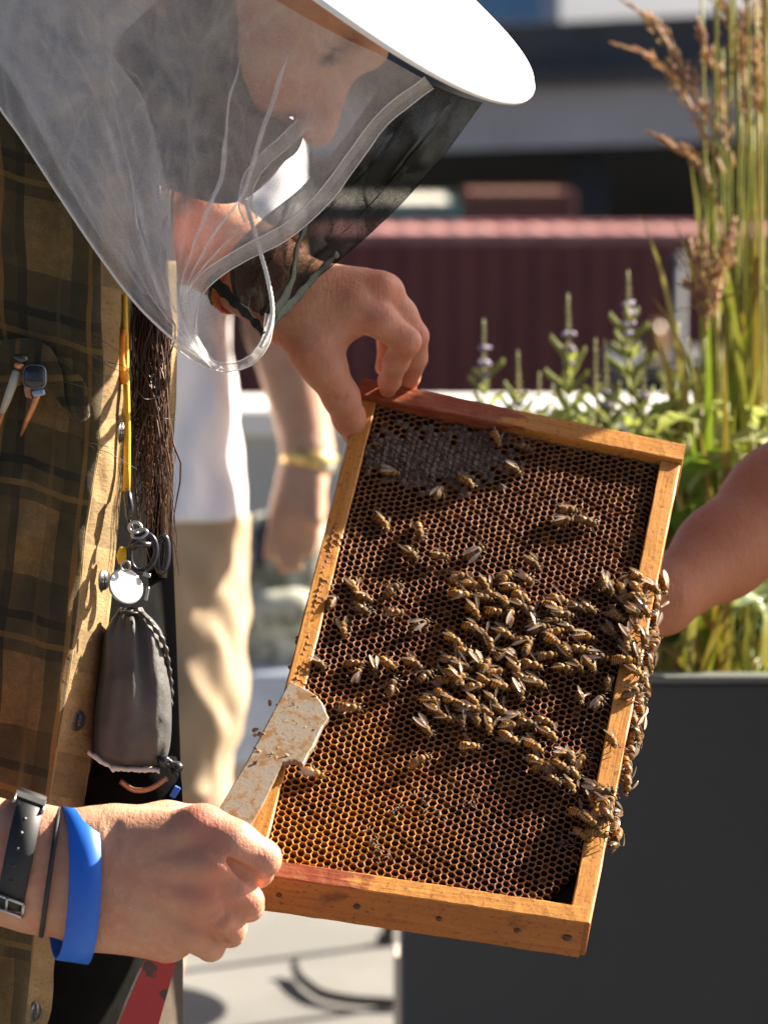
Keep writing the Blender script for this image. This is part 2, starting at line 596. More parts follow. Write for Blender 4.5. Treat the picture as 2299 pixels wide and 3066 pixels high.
# elevated roadway
def sloped(name, pxa, pxb, ytop_a, ytop_b, ybot_a, ybot_b, Y, depth, m, parent):
    A, B, C, D = AT(pxa, ytop_a, Y), AT(pxb, ytop_b, Y), AT(pxb, ybot_b, Y), AT(pxa, ybot_a, Y)
    V = [A, B, C, D]+[v+Vector((0, depth, 0)) for v in (A, B, C, D)]
    return mesh_obj(name, V, [(3, 2, 1, 0), (4, 5, 6, 7), (0, 1, 5, 4), (1, 2, 6, 5), (2, 3, 7, 6), (3, 0, 4, 7)], m, parent, smooth=False)
rd = thing("elevated_roadway", "grey concrete elevated roadway with dark barrier crossing the background", "overpass", (0, 76, yz))
sloped("girder", -1500, 4200, 350, 180, 545, 355, 72, 8, M_deck, rd)
sloped("deck_edge", -1500, 4200, 300, 130, 349, 179, 71.5, 9, M_deckd, rd)
sloped("barrier", -1500, 4200, 235, -70, 299, 129, 72.6, .4, M_deckd, rd)
for px in (-300, 700, 1760, 2700):
    b0 = AT(px, 420, 75)
    g = Geo(); g.add(box_geo((b0.x, 75, (yz+.2)/2), (.45, 0, 0), (0, .45, 0), (0, 0, (.2-yz)/2), .05))
    g.obj("column", M_deckd, rd, smooth=False)
dw = thing("dark_warehouse", "near-black warehouse block filling in the shade under the roadway", "building", (0, 92, yz))
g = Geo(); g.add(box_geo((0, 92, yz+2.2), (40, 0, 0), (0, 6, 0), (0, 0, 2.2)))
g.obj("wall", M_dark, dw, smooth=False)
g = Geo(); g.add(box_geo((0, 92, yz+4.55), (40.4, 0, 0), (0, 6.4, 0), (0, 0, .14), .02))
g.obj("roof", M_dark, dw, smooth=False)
# grey tower and blue signs beyond the roadway
gb = thing("grey_tower", "plain grey-blue tower standing beyond the roadway, right of the hat", "building", (AT(1610, 60, 140).x, 150, yz))
c0 = AT(1676, 60, 140)
g = Geo(); g.add(box_geo((c0.x-2.3, 150, 9), (2.3, 0, 0), (0, 10, 0), (0, 0, 11.65)))
g.obj("wall", M_greyb, gb, smooth=False)
for j in range(5):
    g = Geo(); g.add(box_geo((c0.x-2.3, 139.96, 1.5+j*3.4), (1.5, 0, 0), (0, .06, 0), (0, 0, .6), .02)); g.obj("window_pane", M_bluep, gb, smooth=False)
for k, (px, py, lab) in enumerate(((1733, 88, "small blue sign on the roadway, nearest the hat"), (1862, 80, "small blue sign on the roadway, middle one of three"), (2150, 62, "small blue sign on the roadway, behind the tall grass"))):
    c = AT(px, py, 76)
    t = thing("road_sign", lab, "sign", (c.x, 76, c.z-1.2), "blue signs on the roadway")
    g = Geo(); g.add(box_geo((c.x, 75.95, c.z), (.24, 0, 0), (0, .02, 0), (0, 0, .20), .01)); g.obj("plate", M_bluep, t, smooth=False)
    g = Geo(); g.add(tube_geo([(c.x, 76, c.z-1.2), (c.x, 76, c.z+.1)], .04, 8)); g.obj("post", M_deckd, t)

# parked van and lamp post in the yard
M_van = simple("van_paint", (.12, .10, .07), (.14, .12, .085), 2, .35, coat=.4)
M_vglass = simple("van_glass", (.01, .014, .014), None, rough=.08)
M_amber = simple("amber_plastic", (.16, .07, .004), None, rough=.3)
M_tyre = simple("tyre_rubber", (.02, .02, .02), None, rough=.8)
vz = AT(1990, 1085, 26).z
vx0, vx1 = AT(1800, 1100, 26).x, AT(2250, 1100, 26).x
van = thing("parked_van", "tan van with amber beacon on its roof, parked beyond the parapet", "van", ((vx0+vx1)/2, 27, yz))
prof = [(0, .35), (0, .62), (.03, .68), (.10, .97), (.15, 1.0), (.94, 1.0), (.985, .97), (1.0, .62), (1.0, .35)]
V = []; Fc = []
hv = vz-yz
for yy, ins in ((26, .06), (26.12, 0), (27.7, 0), (27.82, .06)):
    for (u, hgt) in prof:
        V.append((vx0+(vx1-vx0)*u, yy+(ins if hgt > .7 and yy < 27 else (-ins if hgt > .7 else 0)), yz+hv*hgt*(1-ins*.08)))
n = len(prof)
for i in range(3):
    for k in range(n):
        Fc.append((i*n+k, i*n+(k+1) % n, (i+1)*n+(k+1) % n, (i+1)*n+k))
Fc += [tuple(range(n)), tuple(range(3*n, 4*n))[::-1]]
mesh_obj("body", V, Fc, M_van, van, smooth=False)
for (u0, u1) in ((.14, .40), (.43, .70), (.73, .93)):
    g = Geo(); g.add(box_geo((vx0+(vx1-vx0)*(u0+u1)/2, 26.02, yz+hv*.82), ((vx1-vx0)*(u1-u0)/2, 0, 0), (0, .04, 0), (0, 0, hv*.10), .015))
    g.obj("side_window", M_vglass, van, smooth=False)
for u in (.18, .82):
    c = Vector((vx0+(vx1-vx0)*u, 26.05, yz+.32))
    g = Geo(); g.add(tube_geo([c, c+Vector((0, .22, 0))], .32, 20)); g.obj("wheel", M_tyre, van)
bc = AT(1957, 1085, 26.6)
path = [Vector((bc.x, 26.6, vz-.01)), Vector((bc.x, 26.6, vz+.1)), Vector((bc.x, 26.6, vz+.22)), Vector((bc.x, 26.6, vz+.28)), Vector((bc.x, 26.6, vz+.3))]
g = Geo(); g.add(tube_geo(path, [.11, .11, .09, .05, .01], 16)); g.obj("beacon", M_amber, van)
M_post = simple("grey_painted_post", (.07, .075, .085), (.09, .095, .105), 3, .7)
pp = AT(2030, 760, 20)
ps = thing("lamp_post", "slim grey metal post beyond the parapet behind the grasses", "post", (pp.x, 20, yz))
g = Geo(); g.add(tube_geo([(pp.x, 20, yz), (pp.x, 20, pp.z-.04)], .042, 12)); g.obj("pole", M_post, ps)
g = Geo(); g.add(tube_geo([(pp.x, 20, pp.z-.06), (pp.x, 20, pp.z-.03), (pp.x, 20, pp.z)], [.055, .055, .03], 12)); g.obj("cap", M_post, ps)
g = Geo(); g.add(box_geo((pp.x, 20, yz+.015), (.11, 0, 0), (0, .11, 0), (0, 0, .015), .004)); g.obj("base_plate", M_post, ps, smooth=False)

# ------------------------------------------------------------ planter
M_plant = simple("charcoal_planter_metal", (.060, .065, .066), (.074, .079, .080), 2.5, .55, .06, 400, .0005, spec=.35)
M_rim = simple("planter_rim_metal", (.13, .14, .13), (.16, .17, .16), 12, .4)
M_soil = simple("potting_soil", (.018, .012, .008), (.045, .03, .018), 60, .95, .8, 90, .01)
PY = 3.05
ptop = AT(1700, 2036, PY).z
px0 = AT(1204, 2600, PY).x
px1 = px0+1.25
pl = thing("planter_box", "tall charcoal planter box full of grasses and herbs", "planter", ((px0+px1)/2, PY+.28, 0))
pc = (px0+px1)/2; hw = (px1-px0)/2
g = Geo(); g.add(box_geo((pc, PY+.012, ptop/2), (hw, 0, 0), (0, .012, 0), (0, 0, ptop/2-.003), .003)); g.obj("front_panel", M_plant, pl, smooth=False)
g = Geo(); g.add(box_geo((pc, PY+.548, ptop/2), (hw, 0, 0), (0, .012, 0), (0, 0, ptop/2-.003), .003)); g.obj("back_panel", M_plant, pl, smooth=False)
for xx in (px0+.012, px1-.012):
    g = Geo(); g.add(box_geo((xx, PY+.28, ptop/2), (.012, 0, 0), (0, .254, 0), (0, 0, ptop/2-.003), .003)); g.obj("side_panel", M_plant, pl, smooth=False)
g = Geo(); g.add(box_geo((pc, PY+.008, ptop+.0005), (hw+.004, 0, 0), (0, .014, 0), (0, 0, .0035), .001)); g.obj("rim", M_rim, pl, smooth=False)
G = [[Vector((px0+.03+(px1-px0-.06)*i/40, PY+.03+.5*j/20, ptop-.05+.012*fbm(i*.35, j*.4))) for i in range(41)] for j in range(21)]
mesh_obj("soil", *grid_geo(G), M_soil, pl)

# pale post beside the planter and the bent metal stool leg on the terrace
M_pale = simple("pale_weathered_timber", (.50, .44, .34), (.62, .56, .45), 20, .75, .3, 90, stretch=(1, 1, .08))
tp = AT(1191, 2790, 4.0)
po = thing("timber_post", "pale square timber post at the left edge of the planter", "post", (tp.x, 4.0, 0))
g = Geo(); g.add(box_geo((tp.x, 4.0, tp.z/2-.01), (.0052, 0, 0), (0, .03, 0), (0, 0, tp.z/2-.014), .0015)); g.obj("upright", M_pale, po, smooth=False)
g = Geo(); g.add(box_geo((tp.x+.004, 4.0, .004), (.03, 0, 0), (0, .04, 0), (0, 0, .004), .001)); g.obj("foot", M_pale, po, smooth=False)
M_blk = simple("black_powder_coat", (.025, .022, .02), (.035, .03, .027), 30, .45)
def GR(px, py, z=0.0):
    r = ray(px, py)
    return CAM+r*((z-CAM.z)/r.z)
st = thing("metal_stool", "low black metal stool with bent tubular legs beside the planter", "stool", GR(1100, 2990))
path = [GR(884, 2905, .012)+Vector((0, 0, .012)), GR(888, 2912, .014), GR(900, 2930, .014), GR(925, 2952, .014), GR(965, 2977, .014), GR(1030, 2992, .014), GR(1100, 3000, .014), GR(1195, 3003, .014), GR(1300, 3000, .014)]
path = [Vector(p) for p in interp([tuple(p) for p in path], 40)]
g = Geo(); g.add(tube_geo(path, .0085, 12)); g.obj("leg_rail", M_blk, st)
q0 = GR(1160, 2830)
q1 = GR(1290, 3002)
for q in (q0, q1):
    g = Geo(); g.add(tube_geo([q+Vector((0, 0, .0)), q+Vector((.01, 0, .15)), q+Vector((.02, 0, .34))], .011, 10)); g.obj("leg", M_blk, st)
g = Geo(); g.add(box_geo(q0+Vector((-.003, 0, .009)), (.016, 0, 0), (0, .012, 0), (0, 0, .009), .002)); g.obj("foot_block", M_blk, st, smooth=False)
cs = (q0+q1)/2+Vector((.02, 0, .355))
g = Geo(); g.add(tube_geo([cs-Vector((0, 0, .012)), cs-Vector((0, 0, .008)), cs+Vector((0, 0, .008)), cs+Vector((0, 0, .012))], [.165, .17, .17, .165], 28)); g.obj("seat", M_blk, st)

# ------------------------------------------------------------ plants in the planter
def leaf_mat(name, c1, c2, tl=.35, rough=.45):
    m, t, p = newmat(name)
    n = tnoise(t, coord(t), 60, 3)
    c = ramp(t, n, [(.35, c1), (.65, c2)])
    t.links.new(c, p.inputs['Base Color']); p.inputs['Roughness'].default_value = rough
    tr = nd(t, "ShaderNodeBsdfTranslucent")
    t.links.new(mixc(t, .5, c, (.30, .36, .02)), tr.inputs[0])
    mx = nd(t, "ShaderNodeMixShader"); mx.inputs[0].default_value = tl
    t.links.new(p.outputs[0], mx.inputs[1]); t.links.new(tr.outputs[0], mx.inputs[2])
    t.links.new(mx.outputs[0], t.nodes["Material Output"].inputs[0])
    return m
M_sage = leaf_mat("silvery_sage_leaf", (.34, .37, .13), (.46, .48, .20), .5)
M_sagest = leaf_mat("sage_stem", (.40, .43, .20), (.48, .50, .26), .4)
M_bract = leaf_mat("tan_flower_bract", (.50, .40, .27), (.58, .48, .32), .5)
M_lav = leaf_mat("lavender_petal", (.40, .34, .52), (.50, .44, .60), .3)
M_leafg = leaf_mat("bright_green_leaf", (.10, .20, .015), (.18, .30, .03), .5)
M_leafd = leaf_mat("deep_green_leaf", (.02, .06, .012), (.045, .10, .02), .25)
M_leafw = leaf_mat("glossy_pale_leaf", (.24, .32, .16), (.36, .42, .26), .3, .2)
M_straw = leaf_mat("straw_stalk", (.42, .31, .09), (.50, .40, .14), .3)
M_stalk = leaf_mat("green_gold_stalk", (.20, .24, .035), (.38, .34, .07), .3)
M_plume = leaf_mat("rosy_grass_plume", (.62, .32, .22), (.72, .46, .28), .6)
M_dry = leaf_mat("dry_brown_blade", (.28, .13, .03), (.38, .22, .06), .35)

def blade_geo(path, wmax, n=10, up=Vector((0, -1, 0)), taper=1.0, fold=.15):
    """a thin leaf: path of Vectors, width profile, slight V fold"""
    P, T, N = frames(path); V, Fc = [], []
    k = len(P)
    for i, (p, t) in enumerate(zip(P, T)):
        s = i/(k-1)
        w = wmax*(math.sin(math.pi*min(1, .08+.92*s)**.75)) if taper else wmax*(1-s)**.6
        w = max(w, wmax*.03)
        side = t.cross(up); side = side.normalized() if side.length > 1e-6 else Vector((1, 0, 0))
        nn = side.cross(t).normalized()
        V += [p-side*w+nn*w*fold, p, p+side*w+nn*w*fold]
    for i in range(k-1):
        for c in (0, 1):
            Fc.append((3*i+c, 3*i+c+1, 3*i+3+c+1, 3*i+3+c))
    return V, Fc

def bez(a, b, c, n=8):
    a, b, c = Vector(a), Vector(b), Vector(c)
    return [a*(1-t)**2+b*2*t*(1-t)+c*t*t for t in [i/(n-1) for i in range(n)]]

def blob_geo(c, r, n=5):
    V, Fc = [], []
    c = Vector(c)
    for i in range(1, n):
        for k in range(6):
            th = math.pi*i/n; ph = 2*math.pi*k/6
            V.append(c+Vector((math.sin(th)*math.cos(ph)*r[0], math.sin(th)*math.sin(ph)*r[1], math.cos(th)*r[2])))
    for i in range(n-2):
        for k in range(6):
            Fc.append((i*6+k, (i+1)*6+k, (i+1)*6+(k+1) % 6, i*6+(k+1) % 6))
    Fc.append(tuple(range(6))); Fc.append(tuple(range((n-2)*6, (n-1)*6))[::-1])
    return V, Fc

def sage(top, base, Y, label, whorls, seed, sides=True, dense=1.0):
    """upright flowering herb: stem, paired leaves, flower spike with whorls"""
    R = random.Random(seed)
    b = AT(base[0], base[1], Y); b.z = ptop-.055
    tpos = AT(top[0], top[1], Y)
    mid = (b+tpos)/2+Vector((R.uniform(-.012, .012), R.uniform(-.01, .02), 0))
    t = thing("flowering_sage", label, "plant", b, "flowering sages in the planter")
    path = bez(b, mid, tpos, 24)
    g = Geo(); g.add(tube_geo(path, [.0022-.0014*i/23 for i in range(24)], 6)); g.obj("stem", M_sagest, t)
    H = (tpos-b).length
    spike = min(.055, H*.3)
    gl = Geo(); gf = Geo()
    k = 0; s = .06
    while s < 1-spike*.9/H:
        p = path[int(s*23)]
        for sg in (-1, 1):
            a = R.uniform(-.5, .5)+(k % 2)*.9
            dr = Vector((math.cos(a)*sg, math.sin(a)*sg*.8, R.uniform(.7, 1.3))).normalized()
            L = R.uniform(.024, .05)*(1-.45*s)
            gl.add(blade_geo(bez(p, p+dr*L*.6+Vector((0, 0, .006)), p+dr*L, 6), R.uniform(.0045, .007)*(1-.35*s), up=Vector((R.uniform(-.4, .4), -1, R.uniform(-.2, .6)))))
            if sides and s > .3 and R.random() < .55*dense:   # side shoots carrying small buds
                q = p+dr*L*1.05
                for z in range(6):
                    gl.add(blob_geo(p+(q-p)*(.35+.14*z)+Vector((0, 0, .002)), (.0032-.0003*z, .0032-.0003*z, .0046)))
        s += R.uniform(.026, .042)/dense; k += 1
    m = int(spike/.0062)
    for i in range(m):
        f = i/m
        p = tpos+(path[-6]-tpos).normalized()*(spike*(1-f))
        for z in range(6):
            a = z*1.05+i*.7+R.uniform(-.2, .2)
            r = .0040*(1-.65*f)*R.uniform(.6, 1.25)
            o_ = Vector((math.cos(a), math.sin(a), 0))
            q0_ = p+o_*r*.3; q1_ = p+o_*r+Vector((0, 0, R.uniform(.001, .003)))
            gf.add(tube_geo([q0_, (q0_+q1_)/2, q1_], [.0005, .0014*(1-.4*f), .0003], 5), 0)
    for wv in whorls:
        p = tpos+(path[-6]-tpos).normalized()*(spike*wv)
        gw_ = Geo()
        for z in range(8):
            a = z*.78+R.random()*.3
            r = R.uniform(.002, .0055)
            gw_.add(blob_geo(p+Vector((math.cos(a)*r, math.sin(a)*r, R.uniform(-.0015, .0015))), (.003, .003, .0024)), 0)
        gw_.obj("flower_whorl", M_lav, t)
    gl.obj("leaves", M_sage, t)
    gf.obj("flower_spike", M_bract, t)
    return t
sage((1448, 955), (1500, 1700), 3.42, "flowering sage with lavender whorls, leftmost of the spikes above the frame", (.55, .85, 1.1), 1, dense=.9)
sage((1550, 1050), (1520, 1700), 3.38, "short budding sage spike second from the left above the frame", (1.0,), 2, dense=1.1)
sage((1615, 1112), (1610, 1700), 3.40, "tiny green sage tip barely topping the white coping", (), 3, dense=1.1)
sage((1700, 878), (1735, 1750), 3.36, "tall sage with branching buds between the short tips, second tallest", (.75, 1.05, 1.3), 4)
sage((1782, 1012), (1780, 1750), 3.33, "plain green sage spike without flowers just right of the second tallest", (), 5, dense=1.1)
sage((1810, 1014), (1822, 1750), 3.30, "short sage with rosy bracts and two low lavender whorls", (1.0, 1.25), 6)
sage((1880, 808), (1915, 1750), 3.37, "tallest flowering sage with a long lavender spike", (.62, .8, 1.02, 1.2), 7, dense=1.2)
sage((2030, 962), (2045, 1750), 3.41, "flowering sage in front of the grey post beside the tall grass", (.9,), 8)
sage((1655, 1150), (1665, 1750), 3.3, "lowest green sage sprig between the tiny tip and the second tallest", (), 10)
sage((1925, 1040), (1950, 1750), 3.28, "bushy sage sprig right of the tallest one, below the van", (.9,), 12, dense=1.1)
sage((2085, 1060), (2090, 1750), 3.3, "sage sprig at the foot of the short plumed grass", (), 13)
sage((1985, 1085), (2000, 1750), 3.35, "low rosy sage tip between the tallest sage and the grey post", (), 9, dense=1.1)

# leafy herbs filling the planter: single leaves are parts
def leafy(name, label, centre, spread, n, size, mat, seed, Yr, yr, droop=.3):
    R = random.Random(seed)
    base = AT(centre[0], 2000, (Yr[0]+Yr[1])/2); base.z = ptop-.05
    t = thing(name, label, "plant", base, "leafy herbs in the planter")
    protos = []
    for q in range(3):
        ln = size
        path = [Vector((0, 0, 0)), Vector((ln*.3, 0, ln*.06)), Vector((ln*.65, 0, ln*.03)), Vector((ln, 0, -ln*(.05+.12*q)))]
        path = [Vector(p) for p in interp([tuple(p) for p in path], 9)]
        V, Fc = blade_geo(path, size*(.22+.05*q), up=Vector((0, 0, 1)), fold=.22)
        me = bpy.data.meshes.new("leaf"); me.from_pydata([tuple(v) for v in V], [], Fc); me.materials.append(mat)
        me.polygons.foreach_set("use_smooth", [True]*len(me.polygons)); protos.append(me)
    g = Geo()
    for k in range(n):
        pxx = centre[0]+R.uniform(-1, 1)*spread; pyy = R.uniform(*yr)
        p = AT(pxx, pyy, R.uniform(*Yr))
        foot = base+Vector(((p.x-base.x)*.5, (p.y-base.y)*.5, 0))
        g.add(tube_geo(bez(foot, (foot+p)/2+Vector((0, 0, .03)), p, 6), .0013, 5))
        o = bpy.data.objects.new("leaf", R.choice(protos)); COL.objects.link(o)
        o.parent = t
        o.matrix_parent_inverse = Matrix.Translation(-base)
        o.location = p
        s = R.uniform(.6, 1.25)
        o.scale = (s, s, s)
        o.rotation_euler = (R.uniform(-.7, .7), R.uniform(-.2, .9)*1.0+droop*.3, R.uniform(0, 6.28))
    g.obj("stems", M_stalk, t)
    return t
leafy("leafy_herb", "bright green broad-leaved herb right of the frame's upper right corner", (2120, 0), 100, 46, .055, M_leafg, 21, (3.14, 3.36), (1330, 1560))
leafy("leafy_herb", "deep green herb behind the right end bar of the frame", (2070, 0), 90, 40, .06, M_leafd, 22, (3.30, 3.5), (1400, 1720))
leafy("leafy_herb", "pale glossy-leaved herb below the bare forearm", (2200, 0), 110, 26, .042, M_leafw, 23, (3.10, 3.3), (1730, 1900))
leafy("leafy_herb", "silvery sage foliage along the top bar of the frame", (1800, 0), 300, 120, .040, M_sage, 24, (3.15, 3.5), (1230, 1440))
leafy("leafy_herb", "pale green foliage at the foot of the tall grass", (2170, 0), 140, 70, .04, M_sage, 25, (3.12, 3.4), (1200, 1400))
leafy("leafy_herb", "dark low foliage above the planter rim at the right edge", (2150, 0), 190, 60, .055, M_leafd, 26, (3.2, 3.5), (1640, 1960))

# tall grasses
def grass(name, label, base_px, Y, stalks, plumes, blades, seed, group=None):
    R = random.Random(seed)
    base = AT(base_px, 2030, Y); base.z = ptop-.05
    t = thing(name, label, "grass", base, group)
    for (x0, x1, ytop, xm, mt) in stalks:
        b = AT(x0, 2030, Y+R.uniform(-.06, .08)); b.z = ptop-.05
        e = AT(x1, ytop, Y+R.uniform(-.05, .08)); m = AT(xm, (ytop+2030)/2, Y)
        path = bez(b, m, e, 16)
        g = Geo(); g.add(tube_geo(path, [.0030*(1-.6*i/15) for i in range(16)], 6)); g.obj("stalk", mt, t)
    for pts, dens in plumes:
        P = [AT(x, y, Y+.01*k) for k, (x, y) in enumerate(pts)]
        path = [Vector(p) for p in interp([tuple(p) for p in P], 40)]
        g = Geo(); g.add(tube_geo(path, [.0016]*40, 5))
        for i in range(4, 40):
            for z in range(dens):
                p = path[i]; T = (path[min(i+1, 39)]-path[i-1]).normalized()
                a = R.uniform(0, 6.28); side = Vector((math.cos(a), math.sin(a), R.uniform(-.2, .2)))
                w = .013*math.sin(math.pi*min(1, (i-2)/40+.12))**.7
                q = p+side*w*R.uniform(.1, 1)+T*R.uniform(0, .012)
                ax = (T+side*.4).normalized()*R.uniform(.004, .008)
                g.add(tube_geo([q-ax, q, q+ax], [.0002, .0010, .0002], 4))
        g.obj("plume", M_plume, t)
    for k in range(blades[0]):
        x = base_px+R.uniform(-1, 1)*blades[1]
        b = AT(x, 2030, Y+R.uniform(-.1, .12)); b.z = ptop-.05
        h = R.uniform(.15, blades[2]); sw = R.uniform(-.1, .1)
        g = Geo(); g.add(blade_geo(bez(b, b+Vector((sw*.2, R.uniform(-.03, .03), h*.8)), b+Vector((sw, R.uniform(-.06, .06), h)), 12), .0042))
        g.obj("blade", R.choice([M_stalk, M_stalk, M_straw, M_leafg, M_dry]), t)
    return t
R0 = random.Random(5)
stk = []
for k in range(26):
    x0 = R0.uniform(2110, 2330); x1 = x0+R0.uniform(-70, 60)
    stk.append((x0, x1, R0.uniform(-250, 500), (x0+x1)/2+R0.uniform(-25, 25), R0.choice([M_stalk, M_stalk, M_straw])))
TG = grass("tall_grass", "tall feathery grass with rosy plumes at the right edge", 2210, 3.28, stk,
      [([(2190, 470), (2130, 360), (2040, 200), (1960, 70), (1880, 10)], 3), ([(2170, 520), (2110, 400), (2030, 250), (1950, 170), (1855, 135)], 3),
       ([(2200, 500), (2170, 380), (2150, 240), (2110, 140), (2095, 80)], 3), ([(2240, 420), (2225, 250), (2230, 100), (2250, -60)], 4),
       ([(2290, 400), (2275, 250), (2280, 80), (2290, -100)], 4), ([(2160, 640), (2100, 500), (2010, 430), (1965, 405)], 3),
       ([(2210, 300), (2200, 150), (2170, 20), (2130, -40)], 3)], (40, 120, .55), 31)
grass("short_plumed_grass", "shorter grass with tan seed heads left of the tall grass", 2120, 3.2,
      [(2090, 2110, 1010, 2120, M_stalk), (2120, 2150, 900, 2150, M_straw), (2130, 2145, 760, 2150, M_stalk), (2060, 2060, 1010, 2120, M_stalk)],
      [([(2115, 980), (2110, 900), (2085, 800), (2070, 730)], 3), ([(2140, 950), (2145, 850), (2165, 760), (2190, 690)], 4), ([(2115, 960), (2105, 900), (2070, 860)], 4),
       ([(2112, 990), (2118, 860), (2110, 720)], 4)],
      (22, 60, .4), 32)
dry = thing("dry_grass_tuft", "dry brown grass tuft just above the planter rim", "grass", AT(2150, 2030, 3.12))
for k in range(46):
    x = R0.uniform(1960, 2320)
    b = AT(x, 2030, R0.uniform(3.09, 3.3)); b.z = ptop-.05
    h = R0.uniform(.05, .13); sw = R0.uniform(-.07, .07)
    g = Geo(); g.add(blade_geo(bez(b, b+Vector((sw*.1, 0, h*.9)), b+Vector((sw, R0.uniform(-.04, .04), h*R0.uniform(.5, 1))), 10), .0035))
    g.obj("blade", R0.choice([M_dry, M_dry, M_straw, M_stalk]), dry)
bp = [AT(2290, 2060, 3.2), AT(2310, 1500, 3.15), AT(2340, 1000, 3.12), AT(2310, 870, 3.1), AT(2230, 872, 3.1), AT(2120, 905, 3.1), AT(2010, 935, 3.1)]
bp = [Vector(p) for p in interp([tuple(p) for p in bp], 30)]
g = Geo(); g.add(tube_geo(bp, [.0016]*20+[.0016-.00012*i for i in range(10)], 3)); g.obj("bent_stalk", M_stalk, TG)

# ============================================================ HIVE FRAME
PN_c = (0.055, -0.674, -0.737)                     # plane normal, camera axes (right, down, forward)
N = (RIGHT*PN_c[0]-UP*PN_c[1]+FWD*PN_c[2]).normalized()
P0 = U(1420, 1980, 2.226)
def PL(px, py, h=0.0):
    """photo pixel -> point on the frame plane lifted by h along its normal"""
    r = ray(px, py)
    return CAM+r*((P0+N*h-CAM).dot(N)/r.dot(N))
TL, TR, BR, BL = PL(1085, 1140), PL(2047, 1338), PL(1767, 2768), PL(715, 2612)
def Q(s, t, h=0.0):
    return TL*(1-s)*(1-t)+TR*s*(1-t)+BR*s*t+BL*(1-s)*t+N*h
WS = ((TR-TL).length+(BR-BL).length)/2
WL = ((BL-TL).length+(BR-TR).length)/2
def QM(x, y, h=0.0): return Q(x/WS, y/WL, h)       # metres along the frame
FT = .037                                          # depth of the bars
C_w1, C_w2 = (.42, .165, .028), (.57, .265, .056)
M_wood = wood_mat("honey_stained_pine", C_w1, C_w2, (.20, .045, .03), .61)
M_woodr = wood_mat("red_smeared_pine", C_w1, C_w2, (.24, .06, .05), .66, red=3*.37+.118)
M_woodl = wood_mat("part_red_pine", C_w1, C_w2, (.24, .06, .05), .68, red=4*.37+.085)
M_woodb = wood_mat("stained_shaded_pine", (.26, .080, .011), (.36, .125, .020), (.12, .03, .008), .58)  # stained pine, base darkened to paint the shade on outer faces
M_wax = simple("burr_wax", (.62, .36, .12), (.72, .48, .2), 300, .4, .3, 500, .0006, sss=.2)
M_nail = simple("dark_nail", (.03, .015, .01), (.08, .03, .02), 900, .6)

hf = thing("framed_honeycomb", "wooden hive frame of honeycomb held tilted by two hands", "hive frame", Q(.5, 1, -FT/2))
def bar(name, x0, x1, y0, y1, h0, h1, mats, segs=28, along='y', jit=.0006, seed=0):
    """board in frame coordinates with slightly worn edges; mats = (front, outer/other)"""
    V, Fc, UV, I = [], [], [], []
    R = random.Random(seed)
    ch = .0009
    prof = [(0, 0, 1), (1, 0, 1), (1, 1, 1), (0, 1, 1)]
    ring = []
    # cross-section: a (across) and h, chamfered corners
    for s in range(segs+1):
        f = s/segs
        if along == 'y': a0, a1 = x0, x1
        else: a0, a1 = y0, y1
        pts = [(a0+ch, h1), (a1-ch, h1), (a1, h1-ch), (a1, h0+ch), (a1-ch, h0), (a0+ch, h0), (a0, h0+ch), (a0, h1-ch)]
        for k, (a, h) in enumerate(pts):
            w = jit*fbm(f*22+seed*3.1, k*.9)
            a2 = a+w; h2 = h+jit*.6*fbm(f*30+7, k*1.3+seed)
            if along == 'y':
                V.append(QM(a2, y0+(y1-y0)*f, h2)); UV.append((y0+(y1-y0)*f+seed*.37, a2+h2+(0.5 if k in (3, 4) else 0)))
            else:
                V.append(QM(x0+(x1-x0)*f, a2, h2)); UV.append((x0+(x1-x0)*f+seed*.37, a2-h2*1.0+seed*.1))
    for s in range(segs):
        for k in range(8):
            Fc.append((s*8+k, s*8+(k+1) % 8, (s+1)*8+(k+1) % 8, (s+1)*8+k)); I.append(0 if k in (0, 1, 7) else 1)
    Fc += [tuple(range(8)), tuple(range(segs*8, segs*8+8))]; I += [1, 1]
    return mesh_obj(name, V, Fc, list(mats), hf, smooth=False, idx=I, uv=UV)
bw = .0135
bar("side_bar", 0, bw, .0185, WL-.0135, -FT, 0, (M_wood, M_woodb), seed=1)
bar("side_bar", WS-.0145, WS, .0185, WL-.001, -FT, 0, (M_wood, M_woodb), seed=2)
bar("top_bar", -.001, WS+.001, 0, .0178, -FT, .0035, (M_woodr, M_woodr), along='x', seed=3, segs=40)
bar("bottom_bar", 0, WS-.0035, WL-.0128, WL+.0008, -FT-.001, .0012, (M_woodl, M_woodb), along='x', seed=4, segs=40)
for k, (px, py) in enumerate([(839, 2664), (1074, 2717), (1321, 2762), (1556, 2812), (1706, 2835)]):
    s = (px-715)/(1767-715)
    c = Q(s, 1, -.017)+ (Q(s, 1)-Q(s, .99)).normalized()*.0012
    ax = (Q(s, 1)-Q(s, .9)).normalized()
    g = Geo(); g.add(tube_geo([c-ax*.001, c+ax*.0006], [.0019, .0022, .0018, .0021, .0030][k], 10)); g.obj("nail_head", M_nail, hf)
